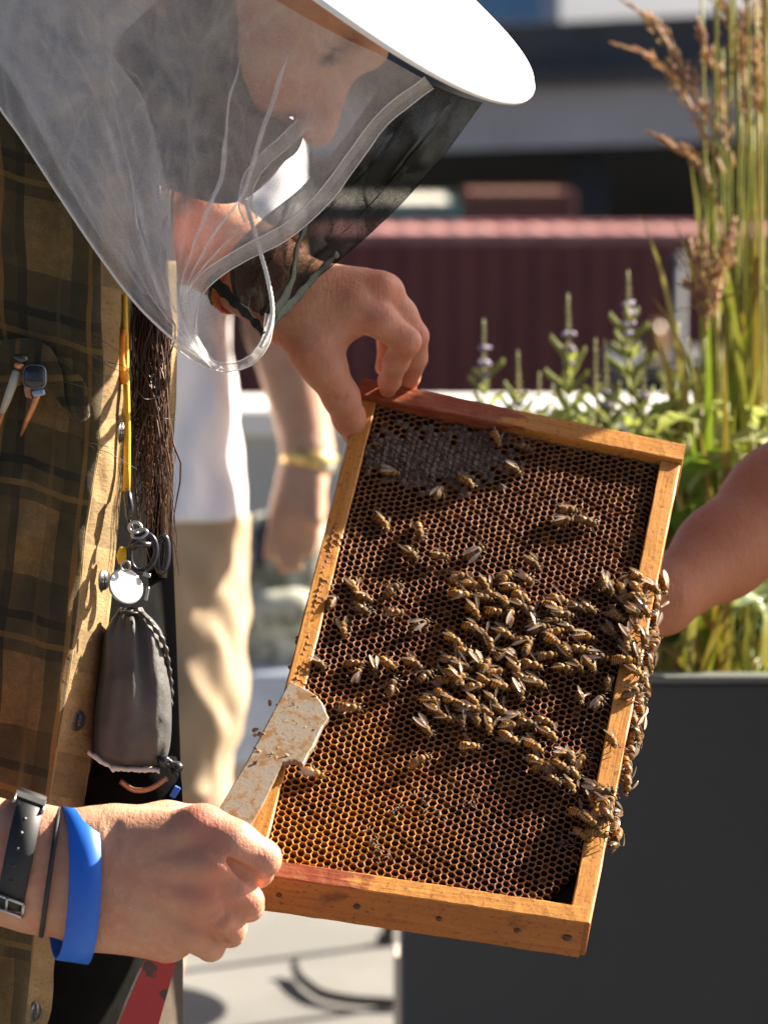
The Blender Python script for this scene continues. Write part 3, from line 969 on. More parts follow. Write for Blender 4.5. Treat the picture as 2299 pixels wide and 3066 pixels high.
# ---- comb
p5 = .00535
cw = p5*math.sqrt(3)/2
hx0, hx1, hy0, hy1 = .0042, WS-.0155, .0182, WL-.0145
M_rim1 = None
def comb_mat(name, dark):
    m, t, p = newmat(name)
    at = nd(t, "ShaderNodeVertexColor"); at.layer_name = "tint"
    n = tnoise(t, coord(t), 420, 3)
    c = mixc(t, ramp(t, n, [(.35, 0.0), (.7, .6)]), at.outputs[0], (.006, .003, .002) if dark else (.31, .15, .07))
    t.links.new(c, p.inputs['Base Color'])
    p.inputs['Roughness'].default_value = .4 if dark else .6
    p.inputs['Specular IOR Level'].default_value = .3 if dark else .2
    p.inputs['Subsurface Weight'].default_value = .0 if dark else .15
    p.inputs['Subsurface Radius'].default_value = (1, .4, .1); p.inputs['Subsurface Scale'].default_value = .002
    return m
M_rimw = comb_mat("comb_rim_wax", False)
M_inw = comb_mat("comb_inner_wall", True)
M_base = simple("dark_comb_midrib", (.012, .006, .003), (.03, .012, .006), 300, .6)
M_cap = simple("grey_capping_wax", (.055, .032, .02), (.17, .115, .08), 240, .6, .9, 700, .0012)
def hsurf(x, y):
    # gentle waviness; a little higher along the left bar, falling away at the lower right corner
    h = -.0045+.0012*fbm(x*18, y*18)
    t_ = y/WL
    lf = max(0, min(1, (t_-.22)*8))*max(0, min(1, (.80-t_)*10))
    h += (.0015+.0045*lf)*max(0, 1-x/.045)
    d = max(0, (x-(WS-.06))/.06)*max(0, (y-(WL-.06))/.06)
    return h-.003*d
def hash2(x, y):
    return math.modf(math.sin(round(x*2e4)*12.9898+round(y*2e4)*78.233)*43758.5453)[0]
def wx(x, y): return x+.0011*fbm(x*32, y*32, 5.0)+.0005*fbm(x*90, y*90, 2.0), y+.0011*fbm(x*32+9, y*32, 7.0)+.0005*fbm(x*90+5, y*90, 3.0)
def cellgeo(cx, cy, tint_r, tint_i, cap=False, big=1.0):
    fl = hash2(cy*1.7, cx*2.3)
    floor = -.0085
    if fl > .90: floor = -.0026; tint_i = (.20, .085, .012)
    elif fl < -.93: floor = -.0035; tint_i = (.30, .15, .03)
    V, Fc, I, C = [], [], [], []
    r = p5/math.sqrt(3)
    def ring(rad, dh, jit):
        for k in range(6):
            a = math.pi/3*k+ 0.0
            x, y = cx+r*math.cos(a), cy+r*math.sin(a)
            jx = hash2(x, y)*jit
            x2, y2 = cx+r*rad*math.cos(a)+jx*.0002, cy+r*rad*math.sin(a)+hash2(y, x)*jit*.0002
            V.append(QM(*wx(x2, y2), hsurf(x, y)+dh+jx*.0005))
    if cap:
        ring(1, -.0005, 1); ring(.70, .0006, 2.5); ring(.3, .0011, 2.5)
        C += [(.2, .2, .2)]*18
        for k in range(6):
            Fc.append((k, (k+1) % 6, 6+(k+1) % 6, 6+k)); I.append(2)
            Fc.append((6+k, 6+(k+1) % 6, 12+(k+1) % 6, 12+k)); I.append(2)
        Fc.append((12, 13, 14, 15, 16, 17)); I.append(2)
        return V, Fc, I, C
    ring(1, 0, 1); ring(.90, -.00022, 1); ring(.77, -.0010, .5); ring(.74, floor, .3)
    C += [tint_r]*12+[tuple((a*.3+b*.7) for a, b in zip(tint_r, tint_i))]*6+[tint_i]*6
    for k in range(6):
        k2 = (k+1) % 6
        Fc.append((k, k2, 6+k2, 6+k)); I.append(0)
        Fc.append((6+k, 6+k2, 12+k2, 12+k)); I.append(0)
        Fc.append((12+k, 12+k2, 18+k2, 18+k)); I.append(1)
    Fc.append((18, 19, 20, 21, 22, 23)); I.append(1)
    return V, Fc, I, C
cells = []
i = 0
x = hx0
while x < hx1:
    y = hy0+(p5/2 if i % 2 else 0)
    while y < hy1:
        s, t = x/WS, y/WL
        dx, dy = WS-.0145-x, WL-.0128-y
        if x < .0125 and (t < .3+.03*fbm(y*60, 1) or t > .74 or x < .0045+.006*abs(fbm(y*90, 4))): y += p5; continue
        if dx+dy*.55 > .021:                       # bare corner at the lower right
            cells.append((x, y))
        y += p5
    x += cw; i += 1
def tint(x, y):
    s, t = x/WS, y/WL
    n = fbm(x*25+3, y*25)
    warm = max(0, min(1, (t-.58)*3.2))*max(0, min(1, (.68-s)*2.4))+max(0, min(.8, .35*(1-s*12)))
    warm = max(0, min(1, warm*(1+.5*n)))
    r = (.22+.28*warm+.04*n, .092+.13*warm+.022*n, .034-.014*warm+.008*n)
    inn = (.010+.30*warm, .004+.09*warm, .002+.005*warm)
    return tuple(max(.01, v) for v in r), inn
def capped(x, y):
    px = 1085+960*x/WS; s, t = x/WS, y/WL
    e = ((s-.27)/.27)**2+((t-.125-.10*(.27-s))/.085)**2
    return e+.6*fbm(x*60, y*60)+.35*hash2(x, y) < .72
comb = None
order = sorted(cells, key=lambda c: -c[1]*1.0-c[0]*.05)
vis = [c for c in order if c[0]/WS > .12]
near = set(vis[:300])
CV, CF, CI, CC = [], [], [], []
for (x, y) in cells:
    if (x, y) in near: continue
    tr, ti = tint(x, y)
    k = hash2(x*1.3, y*.7)
    tr = tuple(v*(1+.25*k) for v in tr)
    V, Fc, I, C = cellgeo(x, y, tr, ti, capped(x, y))
    o = len(CV); CV += V; CF += [tuple(a+o for a in f) for f in Fc]; CI += I; CC += C
def colour(o, C):
    ca = o.data.color_attributes.new("tint", 'FLOAT_COLOR', 'POINT')
    buf = np.ones((len(C), 4), np.float32); buf[:, :3] = C
    ca.data.foreach_set("color", buf.ravel())
# midrib sheet carries the cells
G = [[QM(bw-.003+(WS-2*bw+.006)*a/12, .016+(WL-.027)*b/20, -.0175) for a in range(13)] for b in range(21)]
comb = mesh_obj("honeycomb", *grid_geo(G), M_base, hf)
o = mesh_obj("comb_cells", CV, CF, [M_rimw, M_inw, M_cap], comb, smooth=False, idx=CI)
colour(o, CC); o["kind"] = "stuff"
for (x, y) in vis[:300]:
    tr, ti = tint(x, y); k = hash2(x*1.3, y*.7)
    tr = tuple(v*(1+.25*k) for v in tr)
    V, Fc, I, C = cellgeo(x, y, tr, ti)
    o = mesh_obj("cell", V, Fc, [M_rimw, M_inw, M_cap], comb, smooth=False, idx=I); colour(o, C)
# burr comb along the left bar, and crumbs of wax
R = random.Random(3)
g = Geo()
for k in range(60):
    px, py = R.choice([(1180, 2430), (1120, 2520), (1300, 2440), (1150, 2560), (1680, 2530), (1260, 2400), (1410, 2400)])
    c = PL(px+R.gauss(0, 16), py+R.gauss(0, 14), -.0035)
    d = Vector((R.uniform(-1, 1), R.uniform(-1, 1), R.uniform(-1, 1))).normalized()*R.uniform(.001, .003)
    g.add(tube_geo([c-d, c, c+d], [.0003, R.uniform(.0004, .0009), .0003], 5))
g.obj("wax_crumbs", M_cap, hf)["kind"] = "stuff"
g = Geo()
for k in range(26):                                # propolis crumbs outside the left bar
    y = R.choice([.20, .24, .27, .325, .35, .37])*1.0+R.uniform(-.006, .006)
    rr = R.uniform(.0012, .0026)
    c = QM(-rr*.45, y, R.uniform(-.016, -.002))
    g.add(tube_geo([c-N*R.uniform(.001, .003), c, c+N*R.uniform(.001, .003)], [rr*.4, rr, rr*.3], 6))
g.obj("propolis_crumbs", M_woodb, hf)["kind"] = "stuff"

# ============================================================ HIVE TOOL
M_steel = None
def steel():
    m, t, p = newmat("smeared_tool_steel")
    v = coord(t)
    a = tnoise(t, v, 90, 5, .65); b = tnoise(t, v, 380, 4, .6)
    c = ramp(t, a, [(.35, (.27, .235, .20)), (.50, (.31, .25, .18)), (.60, (.26, .14, .055))])
    c = mixc(t, ramp(t, b, [(.60, 0.0), (.72, .85)]), c, (.16, .08, .03))
    t.links.new(c, p.inputs['Base Color']); p.inputs['Metallic'].default_value = .35
    p.inputs['Roughness'].default_value = .55
    tbump(t, p, math_(t, 'ADD', a, b), .3, .0006)
    return m
M_steel = steel()
M_red = simple("worn_red_paint", (.36, .012, .016), (.05, .02, .018), 70, .45, .3, 200, .0006, lo=.62, hi=.66, coat=.1)
tl = thing("hive_tool", "flat steel hive tool with wax smears and a red handle in the lower fist", "hive tool", U(450, 2900, 2.055))
dt = lambda px, py, h: PL(px, py, h)
A = [(868, 2040), (925, 2068), (948, 2085), (965, 2105), (978, 2136), (985, 2150), (968, 2172), (948, 2215), (940, 2235), (926, 2255), (908, 2290), (880, 2278), (845, 2285), (790, 2400), (745, 2480), (640, 2480), (660, 2415), (740, 2280), (800, 2165)]
top = [dt(x, y, .0062) for x, y in A]; n = len(A)
low = [v-N*.0042 for v in top]
cen = sum(top, Vector())/n
V = top+low+[v+(cen-v).normalized()*.0012+N*.0004 for v in top]
Fc = [(k, (k+1) % n, 2*n+(k+1) % n, 2*n+k) for k in range(n)]+[(n+k, n+(k+1) % n, (k+1) % n, k) for k in range(n)]
me = mesh_obj("blade", V, Fc+[tuple(range(2*n, 3*n))]+[tuple(range(n, 2*n))[::-1]], M_steel, tl, smooth=False)
g = Geo(); R = random.Random(9)
for k in range(34):
    px, py = R.uniform(760, 960), R.uniform(2080, 2300)
    if abs((px-700)-(2480-py)*.52) > 90: continue
    c = dt(px, py, .0064); d = (RIGHT*R.uniform(-1, 1)+UP*R.uniform(-1, 1)).normalized()*R.uniform(.001, .004)
    e_ = N.cross(d).normalized()*R.uniform(.0008, .0026); nn_ = 9
    ring_ = [c+(d*math.cos(6.283*q/nn_)+e_*math.sin(6.283*q/nn_))*R.uniform(.5, 1.1) for q in range(nn_)]
    g.add((ring_+[c+N*R.uniform(.0003, .0007)], [(q, (q+1) % nn_, nn_) for q in range(nn_)]))
g.obj("wax_smears", simple("brown_propolis", (.16, .08, .03), (.34, .2, .08), 300, .5), me)["kind"] = "stuff"
# handle: runs through the fist and comes out below in worn red
hp = [(672, 2500, 2.058), (620, 2600, 2.055), (540, 2760, 2.052), (490, 2860, 2.05), (440, 2990, 2.05), (400, 3110, 2.05)]
hp = [np.array(p) for p in interp(hp, 24)]
V = []
ws = [44, 42, 42, 46, 52, 60, 66, 70, 70, 70, 68, 66]
for k, p in enumerate(hp):
    w = float(np.interp(k, [0, 8, 14, 17, 20, 23], [40, 38, 44, 52, 58, 62]))
    for sx, sd in ((-1, -.0016), (1, -.0016), (1, .0016), (-1, .0016)):
        V.append(U(p[0]+sx*w*.92, p[1]+sx*w*.38, p[2]+sd+sx*.004))
Fc = []; I = []
for k in range(len(hp)-1):
    for j in range(4):
        Fc.append((4*k+j, 4*k+(j+1) % 4, 4*k+4+(j+1) % 4, 4*k+4+j))
Fc += [(0, 1, 2, 3), tuple(4*(len(hp)-1)+j for j in (3, 2, 1, 0))]
mesh_obj("handle", V, Fc, M_red, tl, smooth=False)
V = []
for k in range(16, 24):
    p = hp[k]; w = float(np.interp(k, [0, 8, 14, 17, 20, 23], [40, 38, 44, 52, 58, 62]))
    for sx in (-1.02, -.90):
        V.append(U(p[0]+sx*w*.92, p[1]+sx*w*.38, p[2]-.0020+sx*.004))
Fc = [(2*k, 2*k+1, 2*k+3, 2*k+2) for k in range(7)]
mesh_obj("worn_edge", V, Fc, M_steel, tl, smooth=False)

# ============================================================ HONEYBEES
M_fuzz = simple("bee_thorax_fuzz", (.24, .115, .016), (.40, .215, .038), 1500, .8, .8, 2500, .0006)
M_amber_b = simple("bee_amber_band", (.46, .185, .010), (.56, .27, .025), 900, .45, .3, 2500, .0003)
M_dkb = simple("bee_dark_band", (.014, .007, .003), (.04, .02, .007), 900, .5)
M_leg = simple("bee_leg", (.05, .022, .008), (.12, .055, .02), 800, .5)
def vary(m, lo):
    t = m.node_tree; p = t.nodes['Principled BSDF']
    src = p.inputs['Base Color'].links[0].from_socket
    oi = nd(t, 'ShaderNodeObjectInfo')
    f = math_(t, 'ADD', lo, math_(t, 'MULTIPLY', oi.outputs['Random'], 1.0-lo))
    hs_ = nd(t, 'ShaderNodeHueSaturation'); t.links.new(f, hs_.inputs['Value']); t.links.new(src, hs_.inputs['Color'])
    t.links.new(hs_.outputs[0], p.inputs['Base Color'])
vary(M_fuzz, .3); vary(M_amber_b, .35)
def wing_mat(op=.17, col=(.40, .33, .25, 1)):
    m, t, p = newmat("bee_wing_membrane")
    p.inputs['Base Color'].default_value = col
    p.inputs['Roughness'].default_value = .22
    p.inputs['Specular IOR Level'].default_value = .8
    tr = nd(t, "ShaderNodeBsdfTransparent"); tr.inputs[0].default_value = (.9, .8, .65, 1)
    mx = nd(t, "ShaderNodeMixShader"); mx.inputs[0].default_value = op
    t.links.new(tr.outputs[0], mx.inputs[1]); t.links.new(p.outputs[0], mx.inputs[2])
    t.links.new(mx.outputs[0], t.nodes["Material Output"].inputs[0])
    w = nd(t, "ShaderNodeTexVoronoi"); w.feature = 'DISTANCE_TO_EDGE'; w.inputs['Scale'].default_value = 900
    t.links.new(coord(t), w.inputs['Vector'])
    tbump(t, p, w.outputs[0], .4, .0002)
    return m
M_wing = wing_mat()
M_wing_glint = wing_mat(.45, (.58, .50, .42, 1))  # paler, more opaque wing: sun glints put into the colour
def lathe(prof, n, centre=(0, 0, 0), sag=0.0):
    """profile [(x, ry, rz, dz)] along +x"""
    V, Fc = [], []
    for (x, ry, rz, dz) in prof:
        for k in range(n):
            a = 2*math.pi*k/n
            V.append(Vector((centre[0]+x, centre[1]+ry*math.cos(a), centre[2]+dz+rz*math.sin(a))))
    for i in range(len(prof)-1):
        for k in range(n):
            Fc.append((i*n+k, (i+1)*n+k, (i+1)*n+(k+1) % n, i*n+(k+1) % n))
    Fc.append(tuple(range(n))[::-1]); Fc.append(tuple(range((len(prof)-1)*n, len(prof)*n)))
    return V, Fc
def bee_meshes(variant):
    R = random.Random(100+variant)
    mm = .001
    g = Geo()
    # abdomen: banded, tapering to the rear (-x)
    n = 12; L = R.uniform(6.6, 8.4); cu = R.uniform(.5, 2.0)
    steps = 15; V, Fc = [], []; prof = []
    for i in range(steps+1):
        f = i/steps
        r = 2.45*math.sin(math.pi*(.06+.9*f)**.85)**.62 if f < .98 else .25
        prof.append((-1.4*mm-f*L*mm, r*mm, r*.92*mm, (2.8-cu*f*f-.1*math.sin(f*20))*mm))
    V, Fc = lathe(prof, n)
    o = len(g.v); g.v += V; g.f += [tuple(a+o for a in f) for f in Fc]
    for i in range(steps):
        band = 1 if (i % 3) != 2 and i < 12 else 2
        if variant % 3 == 2 and i > 6: band = 2 if i % 2 else 1
        g.i += [band]*n
    g.i += [2, 2]
    # thorax and head
    g.add(lathe([(x*mm, r*mm, r*mm*.95, 2.9*mm) for x, r in ((-1.9, .5), (-1.6, 1.4), (-.9, 2.0), (0, 2.2), (.9, 2.05), (1.7, 1.4), (2.1, .7))], 12), 0)
    g.add(lathe([(x*mm, r*mm*1.15, r*mm, 2.35*mm) for x, r in ((2.0, .5), (2.2, 1.1), (2.8, 1.55), (3.5, 1.35), (4.0, .8), (4.3, .3))], 10), 0)
    for sg in (-1, 1):                                   # eyes, antennae
        g.add(blob_geo((2.9*mm, sg*1.5*mm, 2.5*mm), (.8*mm, .45*mm, 1.0*mm)), 2)
        g.add(tube_geo([Vector((3.7, sg*.6, 3.0))*mm, Vector((4.8, sg*1.1, 3.4))*mm, Vector((6.0, sg*1.9, 2.6))*mm], .16*mm, 5), 3)
        for (x0, dx, sp) in ((1.2, 2.4, 3.6), (0, .2, 4.3), (-1.0, -3.2, 4.4)):
            sp *= R.uniform(.85, 1.1); dx += R.uniform(-.6, .6)
            g.add(tube_geo([Vector((x0, sg*1.2, 1.7))*mm, Vector((x0+dx*.4, sg*sp*.6, 2.5))*mm, Vector((x0+dx*.8, sg*sp*.9, 1.0))*mm, Vector((x0+dx*1.1, sg*sp, .05))*mm],
                           [.42*mm, .36*mm, .3*mm, .16*mm], 5), 3)
    me = bpy.data.meshes.new("body"); me.from_pydata([tuple(v) for v in g.v], [], g.f)
    for m in (M_fuzz, M_amber_b, M_dkb, M_leg): me.materials.append(m)
    me.polygons.foreach_set("material_index", g.i); me.polygons.foreach_set("use_smooth", [True]*len(g.f))
    wings = []
    for sg in (-1, 1):
        spread = math.radians(R.choice([4, 8, 12, 26, 40]) if variant not in (2, 6) else 7)*sg
        V = []; Fc = []; k = 9
        for layer, dz in ((0, .0), (1, .08)):
            for i in range(k):
                f = i/(k-1)
                w = 1.55*math.sin(math.pi*(.05+.9*f)**1.25)**.7
                x = -9.2*f; zc = 4.9-.5*f+.35*math.sin(f*3.1)+dz
                for s2 in (-.75, .15, 1.0):
                    xx, yy = x, sg*.9-sg*w*s2*-1*.9
                    V.append(Vector((.2+xx*math.cos(spread)-0*yy, yy+(-xx)*math.sin(spread), zc+.18*abs(s2)))*mm)
        m3 = 3*k
        for i in range(k-1):
            for c in (0, 1):
                Fc.append((3*i+c, 3*i+c+1, 3*i+c+4, 3*i+c+3)); Fc.append((m3+3*i+c+3, m3+3*i+c+4, m3+3*i+c+1, m3+3*i+c))
            for c in (0, 2):
                Fc.append((3*i+c, 3*i+3+c, m3+3*i+3+c, m3+3*i+c))
        w = bpy.data.meshes.new("wing"); w.from_pydata([tuple(v) for v in V], [], Fc); w.materials.append(M_wing_glint if variant in (2, 6) else M_wing)
        wings.append(w)
    return me, wings
BEEM = [bee_meshes(v) for v in range(9)]
# x, y in the photograph, heading in degrees, extra lift in mm
BEES = [(1479,1314,60),(1569,1339,30),(1168,1412,0),(1533,1404,30),(1392,1444,35),(1318,1477,-60),(1696,1531,-10),(1688,1564,-10),(1754,1555,5),(1135,1567,50),
(1260,1589,75),(1226,1654,40),(1314,1666,15),(1414,1650,-20),(1591,1687,30),
(1372,1734,-20),(1408,1752,10),(1444,1752,60),(1512,1729,-50),(1582,1729,35),(1526,1765,0),(1551,1792,20),(1444,1790,20),(1381,1774,0),(1413,1831,60),
(1503,1808,80),(1553,1817,40),(1526,1849,-70),(1585,1871,70),(1666,1797,10),(1659,1824,10),(1684,1844,15),(1652,1862,0),(1725,1822,25),(1761,1817,40),
(1657,1899,-20),(1747,1912,0),(1833,1890,50),(1408,1885,40),(1356,1919,40),(1467,1930,70),(1562,1917,0),(1578,1939,-60),(1652,1926,25),(1634,1962,0),
(1734,1939,20),(1788,1969,10),(1725,1998,50),(1684,2007,30),(1761,1996,55),(1349,1971,10),(1381,1994,10),(1422,1987,60),(1453,1998,-70),(1533,1971,50),
(1530,2003,45),(1485,2018,-20),(1277,2030,-30),(1327,2030,10),(1381,2039,-30),(1444,2043,40),(1417,2057,0),(1322,2077,20),(1349,2102,30),(1286,2098,20),
(1471,2098,45),(1413,2102,45),(1408,2122,20),(1300,2134,45),(1273,2174,50),(1381,2161,75),(1458,2138,40),(1462,2174,70),(1535,2140,0),(1521,2174,-10),
(1625,2161,30),(1530,2206,15),(1404,2233,15),(1729,2088,75),(1815,2048,85),(1797,2107,-50),(1594,2235,35),
(1801,1745,80),(1829,1768,80),(1878,1738,0),(1905,1728,10),(1910,1761,40),(1946,1763,50),(1874,1804,50),(1901,1785,30),(1914,1812,60),(1937,1826,60),
(1964,1808,70),(1901,1876,70),(1878,1903,60),(1924,1912,80),(1951,1894,-50),(1905,1966,80),(1930,1946,60),(1955,1935,-70),(1869,1975,10),(1900,2007,40),
(1922,2025,0),(1887,2070,-20),(1928,2068,60),(1942,2161,-80),(1914,2140,60),(1910,2206,20),(1878,2215,70),(1829,2217,70),(1982,1747,30),
(1052,1762,60),(1085,1796,30),(1089,1822,40),(1177,1769,-30),(989,1805,-80),(1177,1831,0),(1036,1881,70),(1255,1869,-15),
(958,1986,50),(1060,1986,0),(1063,2019,-50),(1114,1997,75),(1161,1983,35),(1233,1990,25),(1181,2059,-60),(1045,2113,15),
(1606,2280,30),(1617,2309,20),(1653,2302,35),(1686,2262,20),(1707,2268,80),(1678,2291,40),(1744,2287,-50),(1697,2353,50),(1780,2353,10),(1808,2363,0),
(1765,2403,75),(1736,2436,40),(1744,2501,50),(1801,2403,40),(1794,2452,-20),(1787,2494,10),(1834,2466,-70),(1845,2436,0),(1852,2504,-20),(1834,2537,-10),
(1892,2353,50),(1899,2208,60),(1885,2258,70),(1874,2316,60),(1254,2284,-20),(937,2307,10),(1960,1865,40),(1944,1985,20),(1912,2095,-40),(1820,2500,30),
(1475,1775,30),(1480,1840,15),(1600,1840,60),(1615,1890,-15),(1510,1895,35),(1440,1900,50),(1395,1945,20),(1500,1960,-40),(1590,1990,25),(1565,2030,40),
(1355,2030,30),(1495,2060,20),(1545,2070,50),(1600,2045,10),(1380,2125,40),(1335,2150,25),(1500,2130,35),(1575,2165,15),(1430,2150,60),(1700,1880,30),
(1695,1960,45),(1640,2200,40),(1860,1770,60),(1850,1840,40),(1930,1790,70),(1895,1835,30),(1920,1985,50),(1885,1935,75),(1905,2050,30),(1895,2110,60),
(1890,2170,45),(1865,2290,70),(1825,2440,50),(1770,2460,30),(1815,2400,-30),(1660,2330,30),(1720,2310,50)]
SPECIAL = {
 (1479,1314): "honeybee under the top bar on capped cells, left of two",
 (1569,1339): "honeybee under the top bar, right of two beside capped cells",
 (1168,1412): "lone honeybee in shade left of the pale capped patch",
 (1533,1404): "honeybee with white glinting wings below the capped patch, uppermost of three in a slanting row",
 (1392,1444): "large honeybee with white wings, middle of three in a slanting row",
 (1318,1477): "honeybee at the lower left end of a slanting row of three",
 (1696,1531): "upper honeybee of the small trio on the bare right half",
 (1688,1564): "lower left honeybee of the small trio on the bare right half",
 (1754,1555): "right-hand honeybee of the small trio on the bare right half",
 (1135,1567): "lone honeybee nearest the lit left bar, above all others on that side",
 (1260,1589): "lone upright honeybee right of the one by the left bar",
 (1226,1654): "left honeybee of three in a loose row above the main cluster",
 (1314,1666): "middle honeybee of three in a loose row above the main cluster",
 (1414,1650): "right honeybee of three in a loose row, wing raised",
 (1591,1687): "single honeybee just above the top of the main cluster",
 (1177,1769): "curved honeybee alone between the left group and the main cluster, upper one",
 (1177,1831): "dark honeybee just below the curved one left of the main cluster",
 (1255,1869): "fuzzy honeybee alone at the left fringe of the main cluster",
 (1036,1881): "lone honeybee head down below the left group of three",
 (989,1805): "honeybee on rough wax right beside the left bar",
 (958,1986): "honeybee by the left bar just above the tip of the hive tool",
 (1181,2059): "honeybee curled in a hook below the row of five",
 (1045,2113): "honeybee just right of the hive tool's tip",
 (1254,2284): "lone honeybee with long shadow below the main cluster, left one",
 (1404,2233): "lone honeybee below the main cluster, right one",
 (937,2307): "honeybee beside the lower edge of the hive tool",
 (1982,1747): "honeybee clinging to the outer right edge of the frame, topmost",
 (1834,2537): "lowest honeybee, hanging off the right bar",
}
def bee_label(x, y):
    if (x, y) in SPECIAL: return SPECIAL[(x, y)], None
    if 1780 < x < 1990 and y < 1840: return "honeybee in the knot at the right bar's upper end", "bees at the upper right bar"
    if x > 1840 and y < 2120: return "honeybee amid the right bar's middle", "bees along the right bar"
    if x > 1860 and y < 2380: return "honeybee on the right bar's lower outer edge", "bees on the outer edge of the right bar"
    if x > 1740 and y > 2330: return "honeybee in the clump low on the right bar", "bees in the lower right clump"
    if 1590 < x < 1760 and y > 2200: return "honeybee in the small lower right group", "bees in the lower group"
    if x < 1130 and y < 1850: return "honeybee in the group of three near the left bar", "bees in the left group"
    if x < 1250: return "honeybee in the row of five left of the cluster", "bees in the left row"
    if y < 1860 and x < 1600: return "honeybee in the main cluster's top part", "bees in the cluster top"
    if x > 1600 and y < 2030: return "honeybee in the main cluster's right part", "bees in the cluster right"
    if y < 2070: return "honeybee in the main cluster's crowded middle", "bees in the cluster middle"
    if x > 1700: return "honeybee between the main cluster and the right bar", "bees right of the cluster"
    return "honeybee in the main cluster's bottom part", "bees in the cluster bottom"
ORD = ["leftmost", "second from left", "third from left", "fourth from left", "fifth from left", "sixth from left"]
ROWS = ["top", "second", "third", "fourth", "fifth", "sixth", "seventh", "eighth"]
fam = {}
for (bx, by, ang) in BEES:
    if (bx, by) not in SPECIAL: fam.setdefault(bee_label(bx, by), []).append((bx, by))
LAB = {}
for (lab, grp), lst in fam.items():
    lst.sort(key=lambda p: p[1])
    nr = max(1, math.ceil(len(lst)/5)); per = math.ceil(len(lst)/nr)
    for q in range(nr):
        row = sorted(lst[q*per:(q+1)*per])
        rest = lab.replace("honeybee ", "", 1)
        for z, b_ in enumerate(row):
            LAB[b_] = ("honeybee "+ORD[z]+(" in %s row" % ROWS[q] if nr > 1 else "")+", "+rest, grp)
RB = random.Random(42)
s_right = lambda p: (p-Q(0, 0)).dot((TR-TL).normalized())
placed = []
for (bx, by, ang) in BEES:
    ang += RB.uniform(-12, 12)
    # side bar zone sits higher than the comb
    xr = np.interp(by, [1338, 2768], [2047, 1767])
    on_bar = bx > xr-64
    over = bx > xr-6
    h0 = (.0002 if on_bar else -.0042)
    crowd = sum(1 for (a, b) in placed if (a-bx)**2+(b-by)**2 < 30**2)
    h0 += .0010+.0018*min(crowd, 2)
    placed.append((bx, by))
    c = PL(bx, by, h0+.0026)
    d = (PL(bx+25*math.cos(math.radians(ang)), by+25*math.sin(math.radians(ang)), h0+.0026)-c).normalized()
    zax = N.copy()
    if over:                                        # clinging to the outer face of the bar
        rt = (TR-TL).normalized()
        c = PL(bx, by, -.009)
        ex = (c-PL(xr, by, -.009)).dot(rt)
        c = c-rt*(ex-min(max(ex, .0025), .0058))
        zax = (N*.35+rt*.94).normalized()
        d = (d-zax*d.dot(zax)).normalized()
    d = (d+zax*RB.uniform(-.3, .35)*(1.5 if crowd else .7)).normalized()
    yax = zax.cross(d).normalized(); zax = d.cross(yax).normalized()
    lab, grp = LAB.get((bx, by)) or bee_label(bx, by)
    t = thing("honeybee", lab, "bee", (0, 0, 0), grp or "bees alone on the comb")
    me, wings = BEEM[RB.randrange(9)]
    sc = RB.uniform(1.08, 1.36)
    roll = RB.uniform(-.6, .6)
    Mx = Matrix((( d.x, yax.x, zax.x, 0), (d.y, yax.y, zax.y, 0), (d.z, yax.z, zax.z, 0), (0, 0, 0, 1)))
    base = c-zax*.0026*sc+d*.0022*sc
    t.matrix_world = Matrix.Translation(base) @ Mx @ Matrix.Rotation(roll, 4, 'X') @ Matrix.Scale(sc, 4) @ Matrix.Diagonal((1, 1, 1.2, 1))
    b = bpy.data.objects.new("body", me); COL.objects.link(b); b.parent = t
    for wm in wings:
        wo = bpy.data.objects.new("wing", wm); COL.objects.link(wo); wo.parent = t
        wo.rotation_euler = (RB.uniform(-.25, .25), RB.uniform(-.1, .12), RB.uniform(-.12, .12))

# ============================================================ PEOPLE
M_skin = skin_mat("fair_skin", (.56, .30, .18), (.55, .225, .14), (.62, .37, .245))
M_skin2 = skin_mat("tanned_skin", (.56, .33, .21), (.54, .27, .17), (.62, .40, .27))
M_skin3 = skin_mat("brown_skin", (.43, .165, .075), (.44, .155, .07), (.48, .20, .10))
M_nailk = simple("fingernail", (.66, .42, .34), (.72, .50, .42), 300, .3)

def ub(*pts):
    """bounding box of photo points (px, py, d) grown by metres m"""
    P = np.array([tuple(U(*p)) for p in pts])
    return P.min(0), P.max(0)

def finger(B, pts, k=.004):
    """pts: list of (px, py, d, radius_mm)"""
    for a, b in zip(pts, pts[1:]):
        B.cone(U(*a[:3]), U(*b[:3]), a[3]/1000, b[3]/1000, k)

# ---- beekeeper: right (lower) hand and forearm
lo, hi = ub((-330, 2250, 1.95), (860, 2950, 2.13))
B = Body(np.array(lo)-.005, np.array(hi)+.005, .0017)
mcp = {'i': (610, 2486, 2.018), 'm': (640, 2592, 2.008), 'r': (618, 2692, 2.014), 'p': (580, 2788, 2.026)}
# dorsum: wrist to knuckles
for key, wy, r0, r1 in (('i', 2520, 25, 12.8), ('m', 2580, 26, 13.2), ('r', 2650, 26, 12.6), ('p', 2715, 24, 11.2)):
    x, y, d = mcp[key]
    B.cone(U(285, wy+18, 2.038), U(x, y, d+.004), r0/1000, r1/1000, .014)
B.cone(U(300, 2640, 2.05), U(560, 2700, 2.05), .028, .02, .012)                   # palm mass
B.cone(U(320, 2720, 2.042), U(500, 2800, 2.045), .024, .018, .012)                # heel of the hand
# knuckle bumps
for key, r in (('i', 11.5), ('m', 12.2), ('r', 11.5), ('p', 9.8)):
    x, y, d = mcp[key]
    B.cone(U(x-8, y, d-.001), U(x+4, y, d-.001), r/1000, r/1000, .010)
